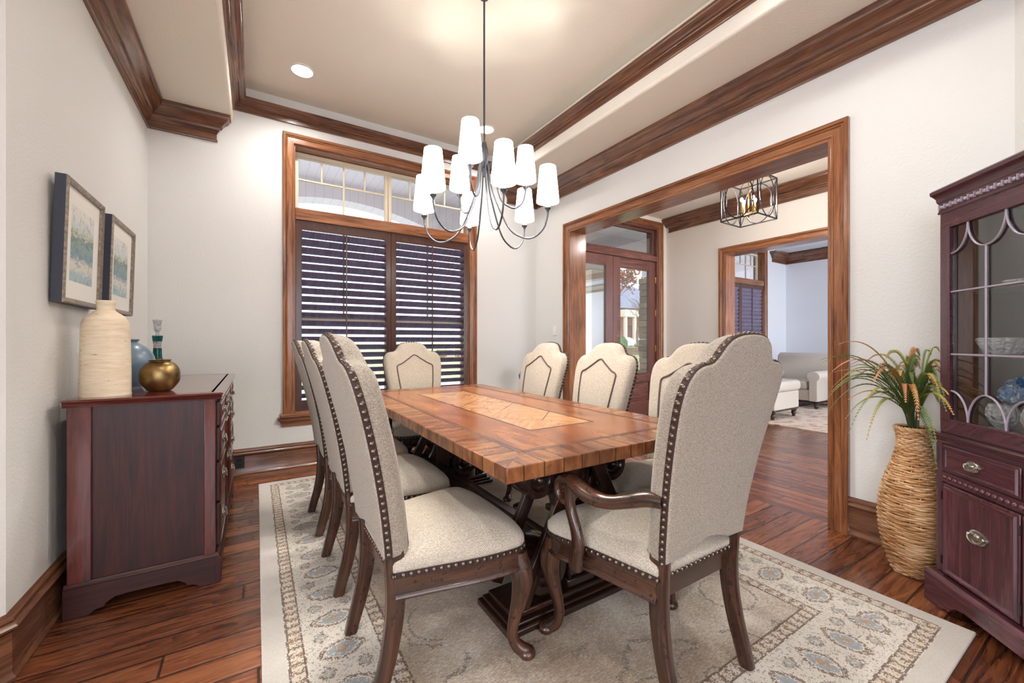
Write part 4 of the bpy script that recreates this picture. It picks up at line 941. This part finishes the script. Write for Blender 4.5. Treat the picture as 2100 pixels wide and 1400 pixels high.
# ---------------------------------------------------------------- china cabinet on the angled wall
CB = thing('china_cabinet', 'dark reddish china cabinet with arched glass fretwork doors at the right edge', 'china cabinet', (2.577, .567, 0), math.radians(225))
CWd, CDp = 1.18, .43
def reeded(m, x0, x1, z0, z1, y):
    n = 5
    for i in range(n):
        xc = x0+(x1-x0)*(i+.5)/n; m.tube([(xc, y, z0), (xc, y, z1)], (x1-x0)/n*.42, 8)
m = MB(); m.prism(bracket_poly(0, CWd, 0, .125, .09, .06), lambda u, v, w_: (u, w_, v), -.012, .01); m.prism(bracket_poly(0, CDp, 0, .125, .07, .05), lambda u, v, w_: (w_, u, v), 0, .02); m.prism(bracket_poly(0, CDp, 0, .125, .07, .05), lambda u, v, w_: (w_, u, v), CWd-.02, CWd)
m.box(.02, CWd-.02, .01, CDp, .09, .125)
m.sweep([(0, CDp), (0, -.012), (CWd, -.012), (CWd, CDp)], [(-.03, .12), (.0, .12), (.002, .128), (-.004, .134), (-.01, .145), (-.03, .148)], right=True); m.build('plinth', 'china', CB, smooth=30, bevel=.0015)
m = MB(); m.box(.02, CWd-.02, .03, CDp, .125, .72); m.build('lower_body', 'china', CB, bevel=.002)
for xa, xb in ((.018, .052), (CWd-.052, CWd-.018)):
    m = MB(); m.box(xa, xb, .024, .05, .13, .72); reeded(m, xa, xb, .15, .715, .024); m.build('reeded_corner', 'china', CB, smooth=50)
LT = [(-.05, .72), (-.004, .72), (.0, .726), (-.006, .732), (.002, .737), (-.002, .742), (.007, .747), (.008, .754), (.002, .760), (-.05, .760)]
m = MB(); m.sweep([(.01, CDp), (.01, .012), (CWd-.01, .012), (CWd-.01, CDp)], LT, right=True); m.box(.03, CWd-.03, .03, CDp, .722, .758); m.build('lower_top', 'china', CB, smooth=30)
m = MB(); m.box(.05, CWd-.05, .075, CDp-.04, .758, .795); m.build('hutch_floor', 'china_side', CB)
# drawers, beading and doors
nd = 3; dw = (CWd-.13)/nd; dxs = [.065+dw*i for i in range(nd)]
for i, a in enumerate(dxs):
    a += .004; b = a+dw-.008
    m = MB(); m.box(a, b, .012, .032, .600, .712); dr = m.build('drawer', 'china', CB, bevel=.003)
    m = MB(); m.sweep([(a+.008, .608), (a+.008, .704), (b-.008, .704), (b-.008, .608)], [(0, 0), (.004, .006), (.010, .004), (.013, 0)], fn=lambda u, v, w_: (u, .012-w_, v), closed=True); m.build('bead', 'china', dr, smooth=30)
    oval_pull(dr, (a+b)/2-.02, .657, .012, .72)
    m = MB(); m.box(a, b, .010, .032, .155, .545); do = m.build('door', 'china', CB, bevel=.003)
    m = MB(); m.sweep([(a+.010, .165), (a+.010, .535), (b-.010, .535), (b-.010, .165)], [(0, 0), (.004, .007), (.010, .004), (.016, 0)], fn=lambda u, v, w_: (u, .010-w_, v), closed=True); m.build('bead', 'china', do, smooth=30)
    oval_pull(do, (a+b)/2+.005, .385, .010, .92)
    m = MB()
    for z in (.21, .49): m.box(a-.006, a, .008, .02, z-.018, z+.018)
    m.build('hinge', 'black_plastic', do)
m = MB(); m.box(.06, CWd-.06, .016, .03, .552, .592)
nb = int((CWd-.14)/.026)
for k in range(nb): m.dome((.075+k*.026, .016, .572), (0, -1, 0), .0095, .009, 10, 3)
m.build('beaded_rail', 'china', CB, smooth=50)
# hutch
HY, HZ0, HZ1 = .035, .760, 1.745
m = MB(); m.box(.03, CWd-.03, CDp-.012, CDp, HZ0, HZ1); m.build('hutch_back', 'grey_backing', CB, smooth=0)
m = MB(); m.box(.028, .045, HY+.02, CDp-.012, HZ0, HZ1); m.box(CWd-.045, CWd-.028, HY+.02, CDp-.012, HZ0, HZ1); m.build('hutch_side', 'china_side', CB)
for q in (0, 1):        # wavy front board inside
    m = MB(); prof = [(HZ0, 0.0), (HZ0, .17)]+[(z, .15+.014*math.sin((z-.76)*8.2)) for z in [HZ0+.04+k*.045 for k in range(21)]]+[(HZ1, .16), (HZ1, 0)]
    m.prism([(v, u) for u, v in prof], (lambda u, v, w_: (.046+u, w_, v)) if q == 0 else (lambda u, v, w_: (CWd-.046-u, w_, v)), CDp-.034, CDp-.014); m.build('shaped_liner', 'china_side', CB, smooth=40)
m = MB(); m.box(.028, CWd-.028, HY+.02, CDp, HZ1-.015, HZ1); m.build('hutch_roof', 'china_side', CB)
m = MB(); m.box(.02, CWd-.02, HY, HY+.022, HZ0, .815); m.box(.02, CWd-.02, HY, HY+.022, 1.665, HZ1)
m.box(.02, .062, HY, HY+.022, .815, 1.665); m.box(CWd-.062, CWd-.02, HY, HY+.022, .815, 1.665); m.build('hutch_face', 'china', CB, bevel=.003)
CO = [(-.05, HZ1-.02), (.004, HZ1-.02), (.006, HZ1-.014), (.003, HZ1-.006), (.003, HZ1+.024), (.006, HZ1+.03), (.008, HZ1+.034), (.010, HZ1+.05), (.018, HZ1+.064), (.023, HZ1+.07), (.024, HZ1+.084), (.019, HZ1+.09), (-.05, HZ1+.09)]
m = MB(); m.sweep([(.02, CDp), (.02, HY), (CWd-.02, HY), (CWd-.02, CDp)], CO, right=True); m.box(.05, CWd-.05, HY+.03, CDp, HZ1, HZ1+.088); m.build('cornice', 'china', CB, smooth=30)
m = MB(); n = int((CWd-.04)/.03)
for k in range(n+1):
    x = .025+k*(CWd-.05)/n; m.box(x-.0025, x+.0025, HY-.010, HY-.002, HZ1-.002, HZ1+.020); m.dome((x+.013, HY-.004, HZ1+.008), (0, -1, 0), .008, .007, 8, 3)
m.build('dentil', 'china_glare', CB, smooth=50)  # pale colour stands in for bright highlights on dark dentils
gx0, gx1, gz0, gz1 = .062, CWd-.062, .815, 1.665
for i in range(nd):
    a = gx0+(gx1-gx0)*i/nd; b = gx0+(gx1-gx0)*(i+1)/nd
    gd = bpy.data.objects.new('glass_door', None); COL.objects.link(gd); gd.parent = CB
    m = MB(); s = .010
    m.box(a, a+s, HY-.002, HY+.02, gz0, gz1); m.box(b-s, b, HY-.002, HY+.02, gz0, gz1); m.box(a+s, b-s, HY-.002, HY+.02, gz0, gz0+s); m.box(a+s, b-s, HY-.002, HY+.02, gz1-s, gz1); m.build('door_frame', 'china', gd, bevel=.003)
    m = MB(); m.box(a+s, b-s, HY+.010, HY+.013, gz0+s, gz1-s); m.build('pane', 'glass_cabinet', gd, smooth=0)
    # fretwork: two bars, centre upright, hanging loops on top and standing arches below
    m = MB(); yy = HY+.006; c = (a+b)/2; A, B = a+s, b-s; Wq = (B-A)/2
    def tb(p, r=.0042): m.tube([(x, yy, z) for x, z in p], [(r, r)]*len(p), 6)
    for z in (1.375, 1.105): tb([(A, z), (B, z)])
    tb([(c, 1.541), (c, .946)])
    for z0, z1, sg in ((1.541, gz1-s, 1), (.946, gz0+s, -1)):
        hh = abs(z1-z0)
        full = [(c-Wq/2*math.cos(PI*k/16)*1.0, z0+sg*(hh*(1-math.sin(PI*k/16)))) for k in range(17)]
        half = [(A+Wq/2*math.sin(PI/2*k/9)*1.0, z0+sg*hh*(1-math.cos(PI/2*k/9))) for k in range(10)]
        tb([(c-Wq/2, z1), (c-Wq/2, z0+sg*hh*.9)]); tb([(c+Wq/2, z1), (c+Wq/2, z0+sg*hh*.9)])
        tb(full); tb(half); tb([(A+B-x, z) for x, z in half])
    m.build('fretwork', 'china_glare', gd, smooth=60)
for z in (1.095, 1.365):
    m = MB(); m.box(.048, CWd-.048, HY+.03, CDp-.036, z, z+.012); m.build('shelf', 'china_side', CB, bevel=.002)

def cab(x, y, z):        # cabinet coordinates to room coordinates
    a = math.radians(225); return (2.577+x*math.cos(a)-y*math.sin(a), .567+x*math.sin(a)+y*math.cos(a), z)
BOWL = [(0, 0), (.045, 0), (.05, .006), (.055, .02), (.068, .05), (.070, .062), (.062, .068), (.058, .062), (.046, .02), (0, .014)]
GOB = [(0, 0), (.022, 0), (.024, .004), (.016, .010), (.02, .018), (.036, .04), (.046, .07), (.045, .095), (.038, .118), (.035, .118), (.041, .095), (.042, .07), (.032, .04), (0, .022)]
def crystal(name, label, x, y, z, prof, s=1.0, group=None):
    m = MB(); m.lathe([(r*s, h*s) for r, h in prof], 84, flute=.08, fl_n=14); o = m.build(name, 'crystal', None, smooth=15, loc=cab(x, y, z)); tag(o, label, 'glassware', group or 'crystal glassware inside the china cabinet'); return o
crystal('crystal_bowl', 'low cut crystal bowl on the lower cabinet shelf behind the second glass column', .165, .15, 1.1075, BOWL)
crystal('crystal_vase', 'cut crystal vase on the lower cabinet shelf at the right picture edge', .42, .15, 1.1075, [(r*1.05, h*1.3) for r, h in GOB])
crystal('crystal_goblet', 'cut crystal globe votive on the cabinet floor, left one in front of the blue flowers', .19, .13, .7955, GOB, .95, 'crystal votives on the cabinet floor')
crystal('crystal_goblet', 'cut crystal globe votive on the cabinet floor, right one by the picture edge', .335, .13, .7955, GOB, .95, 'crystal votives on the cabinet floor')
for x, s in ((.26, .5), (.36, .55)):
    crystal('crystal_dish', 'tiny clear glass dish on the upper cabinet shelf, %s' % ('left one' if x < .3 else 'right one'), x, .12, 1.3775, [(r, h*.6) for r, h in BOWL], s, 'small dishes on the upper cabinet shelf')
def hydrangea(name, label, loc, heads, seed):
    rg = random.Random(seed); root = thing(name, label, 'flowers', loc)
    for (x, y, z, r) in heads:
        m = MB()
        for _ in range(130):
            d = Vector((rg.gauss(0, 1), rg.gauss(0, 1), rg.gauss(0, 1))).normalized(); c = Vector((x, y, z))+d*r*rg.uniform(.86, 1.04); u = d.orthogonal().normalized(); w_ = d.cross(u); th = rg.random()*PI; q = r*.26
            vs = [c+d*.003]; 
            for k in range(8):
                a = th+k*PI/4; rr = q if k % 2 == 0 else q*.45; vs.append(c+(u*math.cos(a)+w_*math.sin(a))*rr+d*(.002 if k % 2 else -.004))
            m.add(vs, vs, [(0, 1+k, 1+(k+1) % 8) for k in range(8)])
        m.ball((x, y, z), r*.85, 10, 8); m.build('flower_head', 'hydrangea', root, smooth=0)
    return root
hydrangea('flower_arrangement', 'blue and white hydrangea arrangement on the cabinet floor behind the glass', cab(.20, .25, .7955),
          [(-.09, .02, .16, .045), (-.03, -.02, .17, .05), (.03, .03, .175, .05), (.08, -.02, .16, .048), (0, .06, .17, .045), (-.05, .07, .15, .04), (.12, .04, .15, .045), (-.02, -.07, .14, .042)], 3)
m = MB(); m.lathe([(0, 0), (.05, 0), (.06, .02), (.075, .09), (.085, .13), (.08, .13), (.07, .09), (0, .02)], 28); o = m.build('flower_bowl', 'black_plastic', None, smooth=50, loc=cab(.20, .25, .7955)); tag(o, 'dark bowl holding the blue flowers inside the cabinet', 'bowl')

# hydrangeas in a white floor vase in the far corner
lathe_thing('floor_vase', 'white floor vase in the far room corner, mostly hidden behind the table', 'vase', (2.70, 3.94, 0), cr([(0, 0), (.08, 0), (.09, .01), (.11, .15), (.12, .32), (.10, .48), (.06, .58), (.055, .62), (.065, .66), (.058, .66), (.048, .62), (0, .5)], 3), 'white_glaze')
hydrangea('hydrangea_bouquet', 'blue hydrangea bouquet peeking out behind the corner side chair', (2.70, 3.94, .66), [(-.06, .0, .10, .065), (.05, .03, .12, .06), (.0, -.06, .15, .06), (.0, .06, .07, .06), (-.02, 0, .04, .05), (.0, 0, .17, .055)], 4)

# ---------------------------------------------------------------- basket vase and fern
VX, VY = 2.80, .665
BV = thing('basket_vase', 'tall curvy woven rattan basket vase on the floor beside the china cabinet', 'vase', (VX, VY, 0))
BP = cr([(.075, .0), (.092, .05), (.112, .12), (.127, .22), (.130, .30), (.122, .39), (.103, .47), (.080, .54), (.064, .60), (.058, .65), (.060, .69), (.068, .725)], 8)
def rad_at(z):
    for (r0, z0), (r1, z1) in zip(BP, BP[1:]):
        if z0 <= z <= z1: return r0+(r1-r0)*(z-z0)/max(1e-6, z1-z0)
    return BP[-1][0]
m = MB(); m.lathe([(0, .002)]+[(r-.007, z+.002) for r, z in BP[:-1]]+[(r-.014, z) for r, z in reversed(BP[4:-1])]+[(0, .03)], 40); m.build('core', 'wicker_inner', BV, smooth=60)
m = MB(); K = 22; NR = 66; rg = random.Random(5)
for i in range(NR):
    z = .008+i*(.715-.008)/(NR-1); R0 = rad_at(z); seg = K*6; ph = i % 2; pts = []
    o1, o2 = rg.random()*6, rg.random()*6
    for k in range(seg):
        th = 2*PI*k/seg; wv = .0042*math.sin(K/2*th*1.0+ph*PI)
        pts.append(((R0+wv+.001)*math.cos(th), (R0+wv+.001)*math.sin(th), z+.0018*math.sin(3*th+o1)+.0014*math.sin(7*th+o2)))
    m.tube(pts, [(.0064, .0062)]*seg, 6, closed=True)
m.build('weave', 'wicker', BV, smooth=70)
m = MB()
for k in range(K): 
    th = 2*PI*(k+.5)/K*1.0; m.tube([((r-.001)*math.cos(th), (r-.001)*math.sin(th), z) for r, z in BP], .0028, 5)
m.build('stakes', 'wicker', BV, smooth=60)
m = MB(); 
for q in (0, 1, 2): m.tube([((.068+.006*math.sin(10*th+q*2.1))*math.cos(th), (.068+.006*math.sin(10*th+q*2.1))*math.sin(th), .724+.006*math.cos(10*th+q*2.1)) for th in [2*PI*k/120 for k in range(120)]], .005, 6, closed=True)
m.build('braided_rim', 'wicker', BV, smooth=60)
FN = thing('fern_arrangement', 'green and rust faux fern fronds standing in the rattan vase', 'plant', (VX, VY, .60))
rg = random.Random(21)
def frond(az, reach, rise, droop, ln=1.0, base=.0):
    m = MB(); N = 20; d = Vector((math.cos(az), math.sin(az), 0)); sd = Vector((-d.y, d.x, 0)); P = []
    for k in range(N+1):
        t = k/N; r = reach*(t**1.25); z = .12*min(1, t*6)+rise*math.sin(t*PI*.5*1.15)-droop*t**3
        P.append(Vector((d.x*base, d.y*base, 0))+d*r+Vector((0, 0, z))+sd*.02*math.sin(t*3+az*3))
    m.tube(P, [(.0022*(1-.7*k/N),)*2 for k in range(N+1)], 4)
    m.g = [(min(1, i/(len(m.v))), 0, 0) for i in range(len(m.v))]
    for k in range(4, N+1):
        for h_ in (0, .5):
            if k+h_ > N: continue
            t = (k+h_)/N; p = P[k].lerp(P[min(k+1, N)], h_); tg = (P[min(k+1, N)]-P[k-1]).normalized(); up = sd.cross(tg)
            L_ = .024*ln*math.sin(PI*min(1, max(0, t-.12)/.9)**.8)+.006
            for s in (1, -1):
                dr = (sd*s*.48+tg*.88+up*-.06).normalized(); w_ = tg*.0028+up*.001; tip = p+dr*L_
                b = len(m.v); m.v += [p-w_, p+w_*1.2, p+dr*L_*.55+w_*1.3, tip, p+dr*L_*.5-w_*.9]; m.g += [(t, 0, 0)]*2+[(min(1, t+.08), 0, 0)]*3
                m.f += [(b, b+1, b+2, b+4), (b+4, b+2, b+3)]
    return m
def add_frond(*a, **k): frond(*a, **k).build('frond', 'frond', FN, smooth=0)
# the angled long fronds seen against the wall and cabinet (azimuths kept to the free side of the wall)
for k in range(74):
    az = rg.uniform(-PI, PI); out = rg.uniform(.10, .38)
    toward_wall = max(0, math.cos(az)); toward_cab = max(0, math.cos(az+PI/2+.1)); out *= (1-.62*toward_wall)
    if -2.6 < az < -.2: out = min(out, .10)
    add_frond(az, out, rg.uniform(.22, .38)+.04*(toward_wall > .4), rg.uniform(.02, .22)*(out/.3), rg.uniform(.85, 1.15))
for az, out, ri, dr in ((2.45, .36, .40, .10), (2.3, .37, .34, .20), (2.1, .34, .30, .22), (2.75, .36, .28, .28), (2.0, .36, .40, .06), (-2.72, .50, .26, .10), (-2.8, .46, .20, .16), (-2.70, .38, .30, .14), (-2.9, .42, .32, .20), (2.9, .32, .24, .26), (2.2, .30, .44, .0), (-2.75, .34, .18, .28)):
    add_frond(az, out, ri, dr, 1.1)

# ---------------------------------------------------------------- sitting room furniture
m = MB(); m.box(0, 3.0, 0, 4.0, 0, .012); o = m.build('sitting_room_rug', 'rug_red', None, smooth=0, loc=(6.10, -.6, .0005)); tag(o, 'red and cream patterned rug in the far sitting room', 'rug')
def turned_foot(parent, x, y, h=.12):
    m = MB(); m.lathe([(0, 0), (.022, 0), (.026, .01), (.020, .02), (.032, .045), (.036, .06), (.026, .075), (.038, .09), (.038, h), (0, h)], 20, at=(x, y, 0)); return m.build('foot', 'pedestal', parent, smooth=50)
def roll_arm_seat(name, label, cat, loc, rz, W, D, backh=.92):
    """faces -y locally; x 0..W, y 0..D"""
    R = thing(name, label, cat, loc, rz); aw = .20
    m = MB(); m.box(aw-.02, W-aw+.02, .05, D-.05, .14, .33); m.box(0.03, W-.03, D-.22, D-.03, .14, .55); m.build('base', 'leather', R, bevel=.015, seg=3)
    m = MB(); m.box(.04, W-.04, .06, D-.03, .115, .14); m.build('base_rail', 'pedestal', R, bevel=.004)
    for s in (0, 1):
        xc = .10 if s == 0 else W-.10
        m = MB(); pr = [(-.065, .14), (-.065, .48)]+[(.105*math.cos(q), .56+.095*math.sin(q)) for q in [PI*1.10-PI*1.2*k/12 for k in range(13)]]+[(.065, .48), (.065, .14)]
        m.prism(pr, lambda u, v, w_: (xc+u, w_, v), .0, D-.08); m.build('arm', 'leather', R, smooth=50, bevel=.012)
    nsc = max(1, round((W-2*aw)/.62)); cw = (W-2*aw)/nsc
    for k in range(nsc):
        m = MB(); m.box(aw+k*cw+.004, aw+(k+1)*cw-.004, .02, D-.24, .33, .47); m.build('seat_cushion', 'leather', R, bevel=.035, seg=4)
    m = MB(); m.prism([(D-.26, .42), (D-.28, .62), (D-.24, backh-.06), (D-.16, backh), (D-.06, backh-.01), (D-.02, backh-.09), (D-.05, .42)], lambda u, v, w_: (w_, u, v), .06, W-.06); m.build('backrest', 'leather', R, smooth=60, bevel=.03, seg=3)
    for x, y in ((.08, .07), (W-.08, .07), (.08, D-.08), (W-.08, D-.08)): turned_foot(R, x, y)
    return R
roll_arm_seat('armchair', 'cream leather armchair with rolled arms standing by the far sitting room wall', 'armchair', (8.0, 4.1, .0), -PI/2-.0, 1.05, .95, .95)
roll_arm_seat('loveseat', 'cream leather loveseat behind the armchair at the far sitting room wall', 'sofa', (8.55, 2.85, .013), -PI/2, 1.9, .95, .82)
OT = thing('ottoman', 'cream leather ottoman with rolled seat and turned feet on the red rug', 'ottoman', (6.32, 2.95, .013))
m = MB(); m.box(.03, .77, .03, .77, .14, .40); m.build('base', 'leather', OT, bevel=.012, seg=3)
m = MB(); m.box(.0, .80, .0, .80, .40, .56); m.build('seat_cushion', 'leather', OT, bevel=.06, seg=5)
m = MB(); m.box(.035, .765, .035, .765, .115, .14); m.build('base_rail', 'pedestal', OT, bevel=.004)
for x in (.08, .72):
    for y in (.08, .72): turned_foot(OT, x, y)

# ---------------------------------------------------------------- outdoors: porch, garden, the house across the street
def block(name, x0, x1, y0, y1, z0, z1, mat, label=None, cat=None, kind=None, bevel=0, group=None):
    m = MB(); m.box(x0, x1, y0, y1, z0, z1); o = m.build(name, mat, None, smooth=0, bevel=bevel); tag(o, label, cat, group, kind); return o
block('ground_porch', -3, 12, 4.56, 6.5, -.16, -.04, 'paving', kind='structure')
block('ceiling_porch', -3, 12, 4.56, 6.6, 3.35, 3.5, 'porch_ceiling', kind='structure')
m = MB()
for xb in (-1.15, 2.2, 4.3, 7.3): m.box(xb, xb+.10, 4.56, 6.05, 3.30, 3.35)
struct(m.build('trim_porch_beams', 'cream_paint'))
m = MB(); arches = [(-.95, 3.05), (6.02, 7.5)]
def arch(m, x0, x1, zs, rise, z1, y0, y1):
    n = 20; pts = [(x0+(x1-x0)*k/n, zs+rise*math.sin(PI*k/n)) for k in range(n+1)]
    for (a, za), (b, zb) in zip(pts, pts[1:]): m.prism([(a, za), (b, zb), (b, z1), (a, z1)], lambda u, v, w_: (u, w_, v), y0, y1)
for a, b in arches: arch(m, a, b, 2.62 if a < 5 else 3.0, .5 if a < 5 else .12, 3.36, 6.05, 6.35)
for a, b in ((-3, -.95), (3.05, 6.02), (7.5, 12)): m.box(a, b, 6.05, 6.35, 2.62, 3.36)
struct(m.build('wall_porch_front', 'porch_ceiling', smooth=0))
for (a, b, mt, lb) in ((-1.35, -.95, 'cream_paint', 'cream porch column left of the shuttered window'), (3.05, 3.45, 'cream_paint', 'cream porch column outside, right of the shuttered window'),
                      (5.64, 6.02, 'cream_paint', 'cream porch column seen through the left front door leaf')):
    c_ = thing('porch_column', lb, 'column', ((a+b)/2, 6.2, -.04), 0, 'cream columns of the front porch'); w_ = (b-a)/2
    m = MB(); m.box(-w_, w_, -w_, w_, 0, 2.64); m.build('shaft', mt, c_, bevel=.01)
    m = MB(); m.box(-w_-.04, w_+.04, -w_-.04, w_+.04, 0, .16); m.build('base', mt, c_, bevel=.01)
c_ = thing('stone_pier', 'rough stone porch pier seen at the right edge of the door glass', 'column', (7.80, 6.2, -.04)); rg = random.Random(2)
m = MB()
for k in range(19): j = rg.uniform(-.03, .03); m.box(-.30+j, .3+j*.5, -.25+j, .25, k*.1395, k*.1395+.134)
m.build('shaft', 'stone', c_, bevel=.02)
m = MB(); gv = [(-60, 6.5, -.3), (120, 6.5, -.3), (-60, 20, .25), (120, 20, .25), (-60, 24, .55), (120, 24, .55), (-60, 90, .9), (120, 90, .9)]
m.add(gv, gv, [(0, 1, 3, 2), (2, 3, 5, 4), (4, 5, 7, 6)]); struct(m.build('ground_lawn', 'lawn', smooth=0))
m = MB(); m.box(-12, 5.5, 6.5, 20, -.35, -.05); struct(m.build('ground_driveway', 'paving', smooth=0))
block('garden_wall', 8, 50, 19.6, 20.2, .1, .72, 'stone', 'low dry stone garden wall across the lawn', 'wall')
HS = thing('neighbor_house', 'brick house with grey roof across the street, seen through the front door', 'house', (26, 34, .6))
m = MB(); m.box(0, 22, 0, 10, 0, 4.6); m.build('brick_walls', 'brick', HS, smooth=0)
m = MB(); rv = [(-.6, -.6, 4.5), (22.6, -.6, 4.5), (22.6, 10.6, 4.5), (-.6, 10.6, 4.5), (4, 5, 8.2), (18, 5, 8.2), (-.6, -.6, 4.7)]
m.add(rv[:6], rv[:6], [(0, 1, 5, 4), (1, 2, 5), (2, 3, 4, 5), (3, 0, 4), (0, 3, 2, 1)]); m.build('roof', 'roof', HS, smooth=0)
m = MB(); m.box(9.5, 14.5, -1.6, 0, 3.4, 4.2); m.box(9.5, 14.5, -1.6, 0, 0, .1); m.build('porch', 'cream_paint', HS, smooth=0)
for x in (9.8, 11.3, 12.6, 14.0): m = MB(); m.box(x-.16, x+.16, -1.5, -1.2, .1, 3.4); m.build('porch_column', 'cream_paint', HS, smooth=0)
for x in (3, 6.3, 17, 20): m = MB(); m.box(x-.6, x+.6, -.06, .02, 1.2, 3.2); m.build('window', 'sash', HS, smooth=0)
m = MB(); m.box(11.5, 12.4, -.05, .02, 0.1, 2.5); m.build('front_door', 'door', HS, smooth=0)
rg = random.Random(9)
for i in range(9):
    x = 27+i*2.1; m = MB(); m.ball((0, 0, .4), .75, 12, 8, (1.25, .9, .8))
    for v in m.v: v += Vector((rg.uniform(-.06, .06),)*3)
    o = m.build('hedge_shrub', 'hedge', None, smooth=0, loc=(x, 30+rg.uniform(-.5, .5), .62)); tag(o, 'pale sunlit rounded shrub in the row before the brick house', 'shrub', 'pale shrubs before the brick house')
def tree(name, label, loc, h, seed, leaves, lm='brown_leaf', spread=1.0, nl=500):
    rg = random.Random(seed); T_ = thing(name, label, 'tree', loc); m = MB(); tips = []
    def br(p, d, L_, r, dep):
        pts = [p]; dd = d.copy()
        for k in range(4):
            dd = (dd+Vector((rg.uniform(-.2, .2), rg.uniform(-.2, .2), rg.uniform(-.05, .15)))).normalized(); pts.append(pts[-1]+dd*L_/4)
        m.tube(pts, [(r*(1-.11*k),)*2 for k in range(5)], 5)
        if dep == 0: tips.extend(pts[2:]); return
        for _ in range(4 if dep > 1 else 3):
            q = pts[rg.randint(2, 4)]; a = rg.random()*2*PI; nd_ = (dd*.7+Vector((math.cos(a)*spread, math.sin(a)*spread, rg.uniform(-.1, .5)))*.75).normalized(); br(q, nd_, L_*.66, r*.5, dep-1)
    br(Vector((0, 0, 0)), Vector((0, 0, 1)), h*.42, h*.02, 4); m.build('trunk', 'bark', T_, smooth=60)
    if leaves:
        m = MB()
        for _ in range(nl):
            c = rg.choice(tips)+Vector((rg.gauss(0, .12), rg.gauss(0, .12), rg.gauss(0, .12))); n_ = Vector((rg.gauss(0, 1), rg.gauss(0, 1), rg.gauss(0, 1))).normalized(); u = n_.orthogonal().normalized()*.075; w_ = n_.cross(u).normalized()*.05
            m.add([c-u, c+w_, c+u, c-w_], [c]*4, [(0, 1, 2, 3)])
        m.build('foliage', lm, T_, smooth=0)
tree('oak_tree', 'tree holding brown winter leaves at the top left of the door glass', (13.55, 13.0, -.1), 5.2, 3, True, nl=2600)
tree('bare_tree', 'small bare branched tree before the brick house', (30.2, 25.9, .5), 7, 8, False)
m = MB(); m.ball((0, 0, .4), .42, 14, 10, (1, 1, 1.5)); m.v = [v*(1+random.uniform(-.14, .14)) for v in m.v]; o = m.build('garden_shrub', 'shrub_green', None, smooth=0, loc=(27.4, 25.3, .5)); tag(o, 'small green shrub at the left edge of the right door glass', 'shrub')
